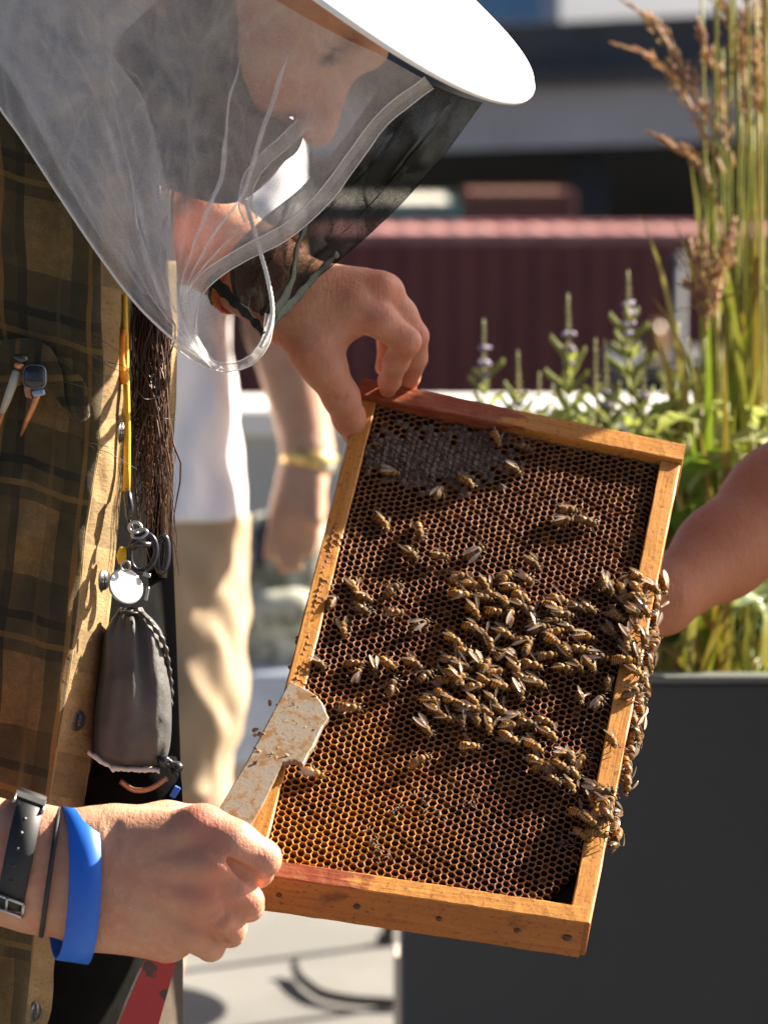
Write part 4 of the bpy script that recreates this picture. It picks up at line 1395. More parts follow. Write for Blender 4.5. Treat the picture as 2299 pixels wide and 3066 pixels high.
# shallow valleys between the knuckles
for a, b in (('m', 'r'), ('r', 'p')):
    pa, pb = np.array(mcp[a]), np.array(mcp[b]); m = (pa+pb)/2
    B.cone(U(m[0]+15, m[1], m[2]-.017), U(m[0]+70, m[1]+18, m[2]-.012), .0022, .0045, .007, cut=True)
finger(B, [(600, 2482, 2.020, 13.0), (700, 2526, 2.014, 12.6), (784, 2572, 2.018, 12.0)], .010)
finger(B, [(784, 2572, 2.018, 11.4), (772, 2612, 2.046, 9.6), (715, 2640, 2.064, 8.4)])
finger(B, [(640, 2594, 2.011, 12.6), (700, 2655, 2.014, 11.2), (740, 2698, 2.022, 10.4)])

finger(B, [(738, 2698, 2.020, 10.2), (744, 2716, 2.046, 9.4), (690, 2712, 2.070, 8.2)], .003)
finger(B, [(618, 2692, 2.014, 11.6), (660, 2745, 2.018, 10.6), (690, 2778, 2.026, 10.0)])
finger(B, [(690, 2778, 2.026, 9.8), (690, 2795, 2.050, 8.8), (640, 2790, 2.070, 8.0)], .003)
finger(B, [(580, 2788, 2.026, 10.4), (612, 2822, 2.032, 9.2), (630, 2838, 2.040, 8.8)])
finger(B, [(630, 2838, 2.040, 8.6), (628, 2842, 2.060, 7.8), (590, 2830, 2.074, 7.0)], .003)
for (a_, b_, ra, rb) in (((682, 2578, 2.001), (772, 2642, 2.010), .0026, .0046), ((668, 2690, 2.000), (735, 2752, 2.014), .0024, .0042), ((628, 2776, 2.011), (668, 2818, 2.024), .0022, .0038)):
    B.cone(U(*a_), U(*b_), ra, rb, .004, cut=True)
# thumb lying along the tool behind the index finger
finger(B, [(360, 2510, 2.046, 21), (500, 2478, 2.060, 15), (610, 2472, 2.068, 11.5), (700, 2500, 2.070, 9.5)], .010)
# creases at the wrist and finger joints
for x in (322, 342):
    B.cone(U(x, 2425, 2.02), U(x+8, 2560, 2.006), .0016, .0012, .004, cut=True)
for (x, y, d) in ((712, 2664, 2.001), (668, 2752, 2.007)):
    for o in (-8, 0, 8):
        B.cone(U(x+o-14, y+o*.6+18, d+.0005), U(x+o+14, y+o*.6-18, d+.0005), .0007, .0007, .002, cut=True)
# tendons
for key, wy in (('i', 2545), ('m', 2590), ('r', 2640), ('p', 2690)):
    x, y, d = mcp[key]
    B.cone(U(400, wy+6, 2.0145), U(x-20, y, d-.007), .0018, .0028, .010)
# forearm
for oy, r0, r1 in ((-62, 25, 30), (62, 25, 31), (0, 27, 33)):
    B.cone(U(300, 2630+oy*.95, 2.040), U(120, 2605+oy, 2.042), r0/1000, r0/1000+.0005, .012)
    B.cone(U(120, 2605+oy, 2.042), U(-320, 2520+oy*1.05, 2.05), r0/1000, r1/1000, .012)
handR = B.mesh()

# ---- beekeeper: left (upper) hand and forearm
lo, hi = ub((330, 480, 2.26), (1310, 1330, 2.56))
B = Body(np.array(lo)-.01, np.array(hi)+.01, .0018)
W0 = (850, 885, 2.355)
B.cone(U(835, 850, 2.362), U(1080, 868, 2.352), .021, .016, .012)
B.cone(U(840, 905, 2.352), U(1050, 925, 2.345), .022, .0165, .012)
B.cone(U(850, 880, 2.375), U(1110, 880, 2.385), .021, .014, .012)
B.cone(U(835, 940, 2.35), U(960, 985, 2.345), .020, .019, .012)
B.cone(U(950, 900, 2.35), U(1130, 872, 2.35), .020, .0125, .010)
# index
finger(B, [(1062, 912, 2.340, 13.49), (1140, 962, 2.338, 11.35), (1216, 1022, 2.342, 10.60)], .007)
finger(B, [(1216, 1022, 2.342, 10.23), (1186, 1082, 2.358, 9.11), (1166, 1140, 2.378, 8.00), (1160, 1165, 2.39, 6.51)])
# middle
finger(B, [(1148, 874, 2.352, 11.72), (1200, 940, 2.358, 10.60), (1243, 1006, 2.366, 10.04)], .007)
finger(B, [(1243, 1006, 2.366, 9.67), (1244, 1072, 2.380, 8.74), (1226, 1130, 2.398, 7.63), (1220, 1160, 2.408, 6.32)], .0025)
# ring and little behind
finger(B, [(1130, 872, 2.385, 11.16), (1205, 960, 2.396, 9.77), (1228, 1020, 2.402, 9.11), (1210, 1110, 2.42, 7.63)], .005)
finger(B, [(1080, 890, 2.405, 10.23), (1150, 970, 2.42, 8.56), (1165, 1030, 2.425, 8.00), (1150, 1100, 2.43, 6.88)], .005)
# knuckle ridge
B.cone(U(1140, 866, 2.345), U(1160, 872, 2.350), .0125, .012, .006)
# thumb
finger(B, [(890, 965, 2.345, 19.53), (940, 1050, 2.338, 16.28), (975, 1105, 2.338, 13.95), (1022, 1190, 2.350, 11.72), (1044, 1250, 2.366, 10.42), (1056, 1300, 2.384, 8.37)], .010)
# web between thumb and index
B.cone(U(985, 1005, 2.345), U(1035, 972, 2.343), .012, .0105, .012)
# creases at the thumb joint and the index bend
for o in (-16, 0, 14):
    B.cone(U(985+o*.5, 1200+o, 2.3355), U(1030+o*.5, 1172+o, 2.3365), .0008, .0008, .002, cut=True)
B.cone(U(1108, 990, 2.325), U(1140, 1015, 2.327), .0014, .0016, .004, cut=True)
# forearm to the elbow, upper arm up to the shoulder
for ox, oy, r0, r1 in ((26, -40, 21, 27), (-24, 38, 21, 28), (0, 0, 24, 32)):
    B.cone(U(848+ox, 882+oy, 2.362), U(770+ox, 815+oy, 2.372), r0/1000, r0/1000, .010)
    B.cone(U(770+ox, 815+oy, 2.372), U(500+ox*1.1, 640+oy*1.1, 2.44), r0/1000, r1/1000, .012)
B.cone(U(500, 640, 2.44), U(340, 480, 2.46), .036, .042, .015)
handL = B.mesh()

# ---- head and neck (seen through the veil), torso core
HC = U(880, -222, 2.20)                     # middle of the skull
hu = (RIGHT*.83*.95+UP*.5*.95-FWD*.24).normalized()      # crown direction (towards the hat)
hf_ = (RIGHT*.5+UP*-.83)                                   # face direction, in the brim plane
hf_ = (hf_-hu*hf_.dot(hu)).normalized()
hs = hu.cross(hf_)                                         # across the head
def HD(f, s, u): return HC+hf_*f+hs*s+hu*u
lo = np.array(HC)-.28; hi = np.array(HC)+.24
B = Body(lo, hi, .0032)
B.ell(HC, [hf_*.098, hs*.078, hu*.105], .01)
B.ell(HD(.03, 0, -.055), [hf_*.078, hs*.066, hu*.085], .02)      # face mass
B.ell(HD(.055, 0, -.115), [hf_*.042, hs*.045, hu*.038], .02)     # chin
B.cone(HD(.097, 0, -.020), HD(.124, 0, -.058), .009, .0125, .012)    # nose
B.ell(HD(.118, .0105, -.062), [hf_*.009, hs*.007, hu*.007], .006)
B.ell(HD(.118, -.0105, -.062), [hf_*.009, hs*.007, hu*.007], .006)
B.ell(HD(.098, 0, -.002), [hf_*.012, hs*.05, hu*.010], .015)     # brow
for sg in (-1, 1):
    B.ell(HD(.086, sg*.032, -.020), [hf_*.008, hs*.016, hu*.009], .010, cut=True)   # eye sockets
    B.ell(HD(.078, sg*.032, -.020), [hf_*.012, hs*.013, hu*.010], .003)            # eyeballs
    B.ell(HD(.070, sg*.042, -.052), [hf_*.024, hs*.022, hu*.022], .015)            # cheeks
    B.ell(HD(-.012, sg*.080, -.035), [hf_*.020, hs*.009, hu*.033], .005)           # ears
    B.ell(HD(-.010, sg*.088, -.032), [hf_*.010, hs*.006, hu*.016], .004, cut=True)
B.ell(HD(.108, 0, -.082), [hf_*.008, hs*.022, hu*.006], .006)    # lips
B.ell(HD(.105, 0, -.092), [hf_*.008, hs*.019, hu*.006], .006)
B.cone(HD(-.03, 0, -.08), HD(-.085, 0, -.19), .056, .062, .02)    # neck
head = B.mesh()

# hidden torso core: joins neck, shoulders and arms into one figure
lo, hi = ub((-1150, -150, 2.0), (700, 3300, 2.75))
B = Body(np.array(lo), np.array(hi), .011)
B.cone(HD(-.06, 0, -.14), U(100, 480, 2.36), .055, .075, .03)
B.cone(U(60, 620, 2.36), U(80, 1500, 2.34), .092, .085, .05)
B.cone(U(80, 1500, 2.34), U(60, 2500, 2.34), .085, .092, .05)
B.cone(U(60, 2500, 2.34), U(50, 3200, 2.34), .095, .10, .05)
B.cone(U(120, 560, 2.36), U(300, 480, 2.45), .075, .055, .04)
B.cone(U(300, 480, 2.45), U(350, 490, 2.46), .055, .044, .03)
B.cone(U(0, 600, 2.34), U(-420, 700, 2.26), .075, .055, .04)
B.cone(U(-420, 700, 2.26), U(-900, 1900, 2.12), .05, .042, .03)
B.cone(U(-900, 1900, 2.12), U(-300, 2530, 2.052), .04, .031, .02)
torso = B.mesh()

keeper = thing("person", "beekeeper in plaid shirt and veiled hat bending over the frame", "person", U(60, 3400, 2.3))
V, Fc = join([handR, handL, head, torso])
kb = mesh_obj("body", V, Fc, M_skin, keeper)
fl_ = np.zeros(len(V))
for (x, y, d, r, k) in ((612, 2462, 2.006, .016, .9), (648, 2592, 1.998, .017, 1.0), (622, 2690, 2.003, .013, .8), (588, 2790, 2.016, .012, .7), (770, 2570, 2.006, .016, .6), (742, 2700, 2.012, .012, .8), (692, 2780, 2.018, .011, .7),
                        (1150, 866, 2.34, .016, .6), (1245, 1005, 2.355, .016, .8), (1215, 1025, 2.33, .013, .8), (1165, 1130, 2.37, .012, .8), (1225, 1130, 2.385, .012, .8), (1045, 1260, 2.355, .018, .8), (975, 1105, 2.325, .02, .4)):
    q = np.array(U(x, y, d)); fl_ += .62*k*np.exp(-((V-q)**2).sum(1)/r**2)
ca = kb.data.color_attributes.new("flush", 'FLOAT_COLOR', 'POINT')
buf = np.ones((len(V), 4), np.float32); buf[:, :3] = np.clip(fl_, 0, 1)[:, None]
ca.data.foreach_set("color", buf.ravel())

# beard, long hair
M_beard = simple("dark_beard", (.022, .017, .013), (.05, .038, .028), 300, .8, .8, 900, .002)
M_hair = simple("brown_hair", (.022, .009, .004), (.10, .042, .018), 140, .42, stretch=(1, 1, .05))
B = Body(np.array(HC)-.28, np.array(HC)+.2, .0032)
B.ell(HD(.094, 0, -.126), [hf_*.044, hs*.054, hu*.036], .015)
B.ell(HD(.114, 0, -.088), [hf_*.015, hs*.028, hu*.013], .010)
for sg in (-1, 1):
    B.cone(HD(.006, sg*.070, -.045), HD(.032, sg*.064, -.075), .014, .022, .012)
    B.cone(HD(.032, sg*.064, -.075), HD(.062, sg*.054, -.098), .022, .026, .015)
    B.cone(HD(.062, sg*.054, -.098), HD(.102, sg*.028, -.112), .026, .028, .015)
    B.cone(HD(.114, sg*.020, -.086), HD(.100, sg*.036, -.108), .012, .016, .010)
B.cone(HD(.07, 0, -.145), HD(.02, 0, -.15), .040, .042, .02)
bv, bf = B.mesh()
mesh_obj("beard", bv, bf, M_beard, keeper)
RH = random.Random(11)
g = Geo()
for k in range(130):                         # hair falling past the face and down the open shirt front
    u = RH.random()
    x0 = 560-300*u+RH.uniform(-20, 20)
    x1 = 392+118*RH.random(); sd = RH.random()*50
    st = [(x0+60, -60+RH.uniform(-60, 60), 2.17+.05*RH.random()), (x0-10, 300, 2.15+.03*RH.random()), (430+60*(RH.random()-.5)+50*(1-u), 760, 2.165+.02*RH.random()),
          (405+100*RH.random(), 1000, 2.165+.025*RH.random()), (x1, 1300+RH.uniform(-80, 80), 2.165+.03*RH.random()), (x1+RH.uniform(-40, 40), RH.uniform(1380, 1730), 2.17+.03*RH.random())]
    P = []
    for i, p in enumerate(interp(st, 34)):
        w = 34*fbm(i*.16, sd)+12*fbm(i*.45, sd+3)
        P.append(U(p[0]+w*min(1, max(0, (p[1]-600)/300)), p[1], p[2]))
    r = RH.choice([.0003, .0004, .0005, .0006, .0009])
    g.add(tube_geo(P, [r*(1 if i < 26 else (34-i)/9) for i in range(34)], 4))
for k in range(14):                          # loose single hairs
    x0 = RH.uniform(150, 480); y0 = RH.uniform(950, 1350)
    st = [(x0, y0, 2.085), (x0+RH.uniform(20, 60), y0+RH.uniform(-10, 40), 2.08), (x0+RH.uniform(60, 130), y0+RH.uniform(10, 60), 2.1)]
    g.add(tube_geo([U(*p) for p in interp(st, 8)], .00022, 4))
g.obj("hair", M_hair, keeper)

# ---- plaid shirt
def plaid():
    m, t, p = newmat("plaid_flannel")
    v = coord(t, 'UV')
    sx = nd(t, "ShaderNodeSeparateXYZ"); t.links.new(v, sx.inputs[0])
    def band(o, per, off, wid):
        f = math_(t, 'FRACT', math_(t, 'ADD', math_(t, 'DIVIDE', o, per), off))
        return math_(t, 'LESS_THAN', f, wid)
    n = tnoise(t, v, 160, 4)
    c = mixc(t, ramp(t, n, [(.3, 0.0), (.7, 1.0)]), (.135, .085, .030), (.20, .128, .050))
    for (o, per, off, wid, col, k) in ((sx.outputs[0], .056, .10, .40, (.040, .036, .016), .72), (sx.outputs[1], .100, .30, .52, (.040, .036, .017), .70),
                                       (sx.outputs[0], .056, .70, .10, (.022, .021, .015), .8), (sx.outputs[1], .100, .06, .06, (.022, .021, .015), .85),
                                       (sx.outputs[0], .056, .92, .05, (.25, .13, .035), .6), (sx.outputs[1], .100, .90, .04, (.24, .14, .04), .5),
                                       (sx.outputs[0], .056, .28, .05, (.13, .08, .026), .5)):
        c = mixc(t, math_(t, 'MULTIPLY', band(o, per, off, wid), k), c, col)
    sp = tnoise(t, v, 700, 2)
    c = mixc(t, ramp(t, sp, [(.42, 0.0), (.7, .35)]), c, (.05, .038, .02))
    t.links.new(c, p.inputs['Base Color']); p.inputs['Roughness'].default_value = .9
    p.inputs['Specular IOR Level'].default_value = .15
    p.inputs['Sheen Weight'].default_value = .15
    tbump(t, p, math_(t, 'ADD', sp, tnoise(t, v, 2500, 1)), .5, .0008)
    return m
M_plaid = plaid()
M_tan = simple("flannel_placket", (.36, .235, .095), (.46, .31, .14), 120, .9, .6, 900, .0008, sheen=.1)
def placket_mat():  # plaid lightened to tan, painting the sun on the shirt edges
    m, t, p = newmat("sunlit_placket_flannel")
    v = coord(t, 'UV')
    sx = nd(t, "ShaderNodeSeparateXYZ"); t.links.new(v, sx.inputs[0])
    n = tnoise(t, v, 70, 5, .7)
    c = ramp(t, n, [(.3, (.22, .145, .065)), (.7, (.34, .235, .115))])
    def band(o, per, off, wid):
        f = math_(t, 'FRACT', math_(t, 'ADD', math_(t, 'DIVIDE', o, per), off))
        return math_(t, 'LESS_THAN', f, wid)
    bd = math_(t, 'MULTIPLY', band(sx.outputs[1], .085, .35, .34), ramp(t, n, [(.35, .1), (.6, .8)]))
    c = mixc(t, bd, c, (.12, .09, .045))
    sp = tnoise(t, v, 420, 3)
    c = mixc(t, ramp(t, sp, [(.55, 0.0), (.72, .6)]), c, (.09, .055, .025))
    t.links.new(c, p.inputs['Base Color']); p.inputs['Roughness'].default_value = .9
    p.inputs['Specular IOR Level'].default_value = .15
    tbump(t, p, math_(t, 'ADD', sp, n), .6, .0012)
    return m
M_plk = placket_mat()
xE = fy([(-300, 330), (600, 400), (900, 392), (1000, 385), (1200, 372), (1480, 356), (1800, 326), (2100, 292), (2430, 256), (3066, 180), (3400, 150)])
xI = fy([(-300, 230), (600, 300), (950, 298), (1100, 308), (1350, 290), (1600, 250), (1850, 226), (2100, 190), (2400, 140), (3066, 70), (3400, 40)])
def chest_d(x, y):
    e, i0 = xE(y), xI(y)
    s = (x-i0)/(e-i0)
    d = 2.112+.03*((x+40)/300)**2 if x < -40 else 2.112+.004*max(0, (x+40)/300)
    d += .046*max(0, s+.12)**1.35
    # folds
    d += .011*fbm(x/170.0+.0006*y, y/420.0, 1.7)+.005*fbm(x/60.0, y/200.0, 4.2)
    d += .005*math.sin((x*.9+y*.55)/95.0)*math.exp(-((x-140)/150)**2-((y-1480)/260)**2)
    if y > 2300: d += .02*min(1, (y-2300)/500)
    return d
shirt_rows = []; UV = []
ny, nx = 150, 46
for j in range(ny):
    y = -320+3760*j/(ny-1); row = []
    e, i0 = xE(y), xI(y)
    for i in range(nx):
        f = i/(nx-1)
        x = -420+(i0+420)*(f/.78) if f < .78 else i0+(e-i0)*(f-.78)/.22
        row.append(U(x, y, chest_d(x, y)))
        UV.append(((x-xI(y)*.8)/4600*1.0+.003*fbm(x/200, y/500), y/4600-.26*(x/4600)+.002*fbm(x/150, y/500, 9)))
    shirt_rows.append(row)
V, Fc = grid_geo(shirt_rows)
ci = [0 if (k % (nx-1)) < int(.78*(nx-1)) else 1 for k in range(len(Fc))]
shirt = mesh_obj("shirt", V, Fc, [M_plaid, M_plk], keeper, idx=ci, uv=UV)
sm = shirt.modifiers.new("thick", 'SOLIDIFY'); sm.thickness = .0016; sm.offset = -1
# stitched placket edge
for side, fx in ((0, xI), (1, xE)):
    P = []
    for j in range(120):
        y = 560+2400*j/119; x = fx(y)+(4 if side == 0 else -7)
        P.append(U(x, y, chest_d(x, y)-.0014))
    g = Geo(); g.add(tube_geo(P, .0011, 6)); g.obj("placket_seam", M_plk, shirt)
# rolled sleeve on the far arm, far shirt front edge, collar
g = Geo()
P = [U(430, 560, 2.45), U(520, 640, 2.437), U(590, 690, 2.42)]
T = (P[-1]-P[0]).normalized()
e1 = T.cross(FWD).normalized(); e2 = T.cross(e1)
rows = []
for f, r in ((0, .052), (.4, .052), (.8, .049), (.82, .053), (.97, .052), (1, .047)):
    c = P[0]+(P[-1]-P[0])*f
    rows.append([c+(e1*math.cos(a)+e2*math.sin(a))*(r+.002*math.sin(a*5+f*9)) for a in [2*math.pi*k/28 for k in range(28)]])
o = mesh_obj("rolled_sleeve", *grid_geo(rows, True), M_tan, keeper)
# near sleeve pushed up above the forearm (just outside the picture)
rows = []
for (x, y, d, r) in ((-420, 700, 2.26, .075), (-650, 1200, 2.2, .068), (-860, 1800, 2.14, .062), (-900, 1900, 2.125, .060)):
    c = U(x, y, d)
    rows.append([c+(RIGHT*math.cos(a)+FWD*math.sin(a))*(r+.003*math.sin(a*4)) for a in [2*math.pi*k/24 for k in range(24)]])
mesh_obj("near_sleeve", *grid_geo(rows, True), M_plaid, keeper, uv=[(p.x, p.z) for r in rows for p in r])
G = []
for j in range(40):
    y = 780+950*j/39
    xl = float(np.interp(y, [780, 1000, 1300, 1500, 1730], [440, 486, 482, 478, 480])); xr = float(np.interp(y, [780, 1000, 1200, 1400, 1730], [520, 524, 520, 506, 492]))
    w = 8*fbm(y/130.0, 2.2)
    G.append([U(xl+w, y, 2.246), U((xl+xr)/2+w*.5, y, 2.232), U(xr, y, 2.262)])
V, Fc = grid_geo(G)
o = mesh_obj("far_shirt_front", V, Fc, M_plk, keeper, uv=[(p.x, p.z) for r in G for p in r])
sm = o.modifiers.new("thick", 'SOLIDIFY'); sm.thickness = .0018
# pocket flap and bellows pocket
fl = [(-80, 1035, 0), (-20, 1020, 0), (60, 1012, 0), (140, 1020, 0)]
G = coons([(-90, 1030, 0), (20, 1022, 0), (100, 1018, 0), (150, 1040, 0)], [(-90, 1210, 0), (20, 1160, 0), (130, 1150, 0), (215, 1250, 0)],
          [(-90, 1030, 0), (-90, 1210, 0)], [(150, 1040, 0), (185, 1110, 0), (195, 1190, 0), (215, 1250, 0)], 16, 20)
rows = [[U(p[0], p[1], chest_d(p[0], p[1])-.005-.010*math.sin(math.pi*min(1, i/22+.1))*(.4+.6*math.sin(math.pi*j/19))) for j, p in enumerate(r)] for i, r in enumerate(G)]
V, Fc = grid_geo(rows)
o = mesh_obj("pocket_flap", V, Fc, M_plaid, shirt, uv=[(p.x*1.0+.02, p.z) for r in rows for p in r])
sm = o.modifiers.new("thick", 'SOLIDIFY'); sm.thickness = .002
G = coons([(150, 1060, 0), (200, 1090, 0), (250, 1150, 0), (262, 1240, 0)], [(195, 1190, 0), (215, 1252, 0), (240, 1262, 0), (262, 1245, 0)],
          [(150, 1060, 0), (185, 1110, 0), (195, 1190, 0)], [(262, 1240, 0), (262, 1243, 0), (262, 1245, 0)], 12, 14)
rows = [[U(p[0], p[1], chest_d(p[0], p[1])-.004-.004*math.sin(math.pi*j/13)) for j, p in enumerate(r)] for i, r in enumerate(G)]
V, Fc = grid_geo(rows)
o = mesh_obj("flap_corner", V, Fc, M_plaid, shirt, uv=[(p.x*1.0+.05, p.z) for r in rows for p in r])
sm = o.modifiers.new("thick", 'SOLIDIFY'); sm.thickness = .002
# buttons
M_btn = simple("dark_shirt_button", (.025, .026, .026), (.05, .05, .05), 300, .3, spec=.6)
for (x, y) in ((352, 1292), (298, 1736), (222, 2156), (90, 3030)):
    q0_ = U(x, y, chest_d(x, y)); tx_ = U(x+8, y, chest_d(x+8, y))-U(x-8, y, chest_d(x-8, y)); ty_ = U(x, y+8, chest_d(x, y+8))-U(x, y-8, chest_d(x, y-8))
    sn = tx_.cross(ty_).normalized(); sn = sn if sn.dot(FWD) < 0 else -sn
    c = q0_+sn*.0026
    nn = (sn*.75-FWD*.35).normalized()
    g = Geo()
    g.add(tube_geo([c-nn*.0008, c+nn*.0002, c+nn*.0008, c+nn*.0007, c+nn*.0002], [.0066, .0070, .0065, .0052, .0046], 20))
    o = g.obj("button", M_btn, shirt)
    a = nn.cross(UP).normalized(); b = nn.cross(a)
    for (p, q) in ((1, 1), (1, -1), (-1, 1), (-1, -1)):
        h = c+nn*.0011+a*p*.0013+b*q*.0013
        g = Geo(); g.add(tube_geo([h, h+nn*.0002], .0006, 8)); g.obj("thread_hole", M_blk, o)
# black undershirt / apron body
xB = fy([(-300, 520), (700, 470), (850, 478), (1300, 508), (1700, 520), (1900, 528), (2400, 545), (2700, 540), (2850, 488), (3400, 480)])
M_black = simple("black_jersey", (.004, .004, .004), (.007, .0066, .006), 60, .95, .3, 700, .0008, spec=.05)
rows = []
for j in range(70):
    y = 300+3100*j/69
    x1 = xB(y); x0 = -520; xc = (x0+x1)/2; a = (x1-x0)/2; row = []
    for k in range(48):
        th = 2*math.pi*k/48
        row.append(U(xc+a*math.cos(th), y, 2.305+(.150+.002*fbm(th*3, y/200))*math.sin(th)))
    rows.append(row)
V, Fc = grid_geo(rows, True)
mesh_obj("black_top", V, Fc, M_black, keeper)
# brown trouser edge at the bottom, right of the tool
M_trou = simple("brown_canvas_trousers", (.05, .034, .022), (.072, .05, .033), 80, .9, .5, 900, .0008)
rows = []
for j in range(14):
    y = 2790+50*j; row = []
    for k in range(40):
        th = 2*math.pi*k/40
        row.append(U(20+528*math.cos(th), y, 2.33+.13*math.sin(th)+.002*fbm(th*4, j*.4)))
    rows.append(row)
mesh_obj("trousers", *grid_geo(rows, True), M_trou, keeper)

# ============================================================ HAT AND VEIL
M_white = simple("white_hat_shell", (.80, .80, .79), (.83, .83, .82), 12, .5, .05, 300, .0005)
M_brimu = simple("hat_underside", (.62, .60, .56), (.68, .66, .62), 20, .7)
M_net = net_mat("white_tulle", (.86, .86, .87), .37, 1600, .5, .10)
M_net2 = net_mat("doubled_white_tulle", (.86, .86, .87), .56, 1600, .5, .12)
M_netl = net_mat("thin_black_tulle", (.03, .033, .03), .30, 2000, .3, .1, .6)
M_netd = net_mat("black_tulle", (.030, .033, .030), .80, 2000, .3, .12, .7)
M_tape = net_mat("white_hem_tape", (.70, .69, .66), .50, 1500, .5, .1, .7)
M_edge = simple("white_binding_thread", (.72, .70, .66), (.80, .78, .74), 400, .6)
hc = U(933, -268, 2.16)
hatN = (RIGHT*(.609*.953)+UP*(.793*.953)-FWD*.302).normalized()
hatA = (RIGHT*.793-UP*.609)
hatA = (hatA-hatN*hatA.dot(hatN)).normalized(); hatB = hatN.cross(hatA)
hr = 860/F*2.16
hat = thing("beekeeping_hat", "white wide-brimmed beekeeping hat with a gathered net veil", "hat", hc)
rows = []
for (r, dz) in ((.46, .012), (.50, .004), (.62, .002), (.80, -.001), (.92, -.004), (.985, -.007), (1.0, -.010), (.998, -.0125), (.985, -.0125), (.92, -.0075), (.8, -.0045), (.62, -.0015), (.50, .0005)):
    rows.append([hc+(hatA*math.cos(a)+hatB*math.sin(a))*(hr*r)+hatN*(dz+.002*math.sin(3*a)*r*r) for a in [2*math.pi*k/120 for k in range(120)]])
V, Fc = grid_geo(rows, True)
mesh_obj("brim", V, Fc, M_white, hat)
rows = []
for (r, z) in ((.47, .002), (.465, .03), (.44, .07), (.39, .10), (.28, .12), (.14, .127), (.01, .129)):
    rows.append([hc+hatA*(math.cos(a)*hr*r*1.12)+hatB*(math.sin(a)*hr*r*.95)+hatN*z for a in [2*math.pi*k/64 for k in range(64)]])
mesh_obj("crown", *grid_geo(rows, True), M_white, hat)

def veil(name, top, bot, left, right, n, m, mat, amp, kf, af, seed):
    """draped net: folded across (kf folds, strength af), wrinkled; amp = (depth m, sideways px)"""
    G = coons(top, bot, left, right, n, m)
    rows = []
    us = np.linspace(0, 1, m)
    for i, r in enumerate(G):
        v = i/(n-1); row = []
        A = np.array(r)
        for j in range(m):
            u = us[j]
            ph = 2*math.pi*kf*(u+.07*fbm(v*1.3, u*2.5, seed))+seed
            e = math.sin(math.pi*u)**.4*min(1, v*3+.25)
            st = max(.1, .62+.8*fbm(u*4+seed, v*.5, seed+9))
            u2 = min(1, max(0, u+af*st*e/(2*math.pi*kf)*math.sin(ph)))
            p = [np.interp(u2, us, A[:, c]) for c in range(3)]
            w = .45*math.cos(ph)*st+.9*fbm(u*3.5+seed, v*3, seed)+.45*fbm(u*9, v*8, seed+5)+.2*fbm(u*22, v*20, seed+6)
            row.append(U(p[0]+amp[1]*fbm(u*5, v*4, seed+2)*e, p[1]+amp[1]*.6*fbm(u*5+7, v*4, seed+3)*e, p[2]+amp[0]*w*e))
        rows.append(row)
    return mesh_obj(name, *grid_geo(rows), mat, hat)

edgeL = [(-260, -60, 2.085), (-60, 215, 2.085), (0, 322, 2.082), (60, 405, 2.08), (180, 590, 2.08), (300, 768, 2.082), (400, 900, 2.085), (480, 982, 2.09), (560, 1048, 2.10), (640, 1095, 2.11)]
edgeR = [(1285, 246, 2.10), (1150, 352, 2.11), (1060, 470, 2.115), (970, 590, 2.12), (860, 690, 2.12), (720, 765, 2.12), (622, 830, 2.115), (578, 890, 2.115), (580, 960, 2.115), (610, 1040, 2.115), (660, 1100, 2.115)]
topc = [(-260, -60, 2.085), (200, -140, 2.04), (600, -100, 2.03), (760, -46, 2.04), (840, 4, 2.045), (1000, 96, 2.06), (1150, 170, 2.08), (1285, 246, 2.10)]
veil("net_near_side", topc, [(640, 1095, 2.11), (650, 1100, 2.112), (660, 1100, 2.115)], edgeL, edgeR, 130, 260, M_net, (.014, 24), 9, 2.0, 3.3)
# second, inner layer bunched towards the shoulder
veil("net_inner_fold", [(-200, -80, 2.10), (150, -120, 2.085), (420, -60, 2.09), (470, 0, 2.10)], [(430, 880, 2.10), (500, 930, 2.105), (540, 950, 2.11), (560, 960, 2.115)],
     [(-200, -80, 2.10), (40, 250, 2.095), (240, 620, 2.092), (430, 880, 2.10)], [(470, 0, 2.10), (340, 150, 2.10), (440, 330, 2.105), (500, 560, 2.11), (525, 760, 2.11), (560, 960, 2.115)], 90, 160, M_net2, (.012, 22), 6, 2.0, 8.1)
# dark front visor on the far side of the face
veil("net_visor", [(1180, 190, 2.20), (1285, 246, 2.22), (1370, 284, 2.24), (1445, 306, 2.25)], [(700, 900, 2.20), (740, 920, 2.21), (780, 940, 2.215), (812, 962, 2.21)],
     [(1180, 190, 2.20), (1040, 400, 2.22), (900, 560, 2.22), (780, 660, 2.2), (690, 760, 2.2), (700, 900, 2.20)],
     [(1445, 306, 2.25), (1330, 462, 2.26), (1200, 610, 2.25), (1080, 725, 2.24), (960, 825, 2.23), (880, 890, 2.22), (812, 962, 2.21)], 60, 80, M_netd, (.010, 12), 3, 2.0, 1.9)
# hanging loop of veil at the bottom
veil("net_hem_loop", [(610, 850, 2.13), (680, 800, 2.14), (740, 790, 2.14), (790, 800, 2.14)], [(600, 1050, 2.118), (660, 1092, 2.12), (730, 1085, 2.125), (790, 1030, 2.13)],
     [(610, 850, 2.13), (590, 950, 2.12), (600, 1050, 2.118)], [(790, 800, 2.14), (812, 900, 2.14), (810, 980, 2.135), (790, 1030, 2.13)], 30, 40, M_netl, (.005, 8), 2, 1.2, 4.4)

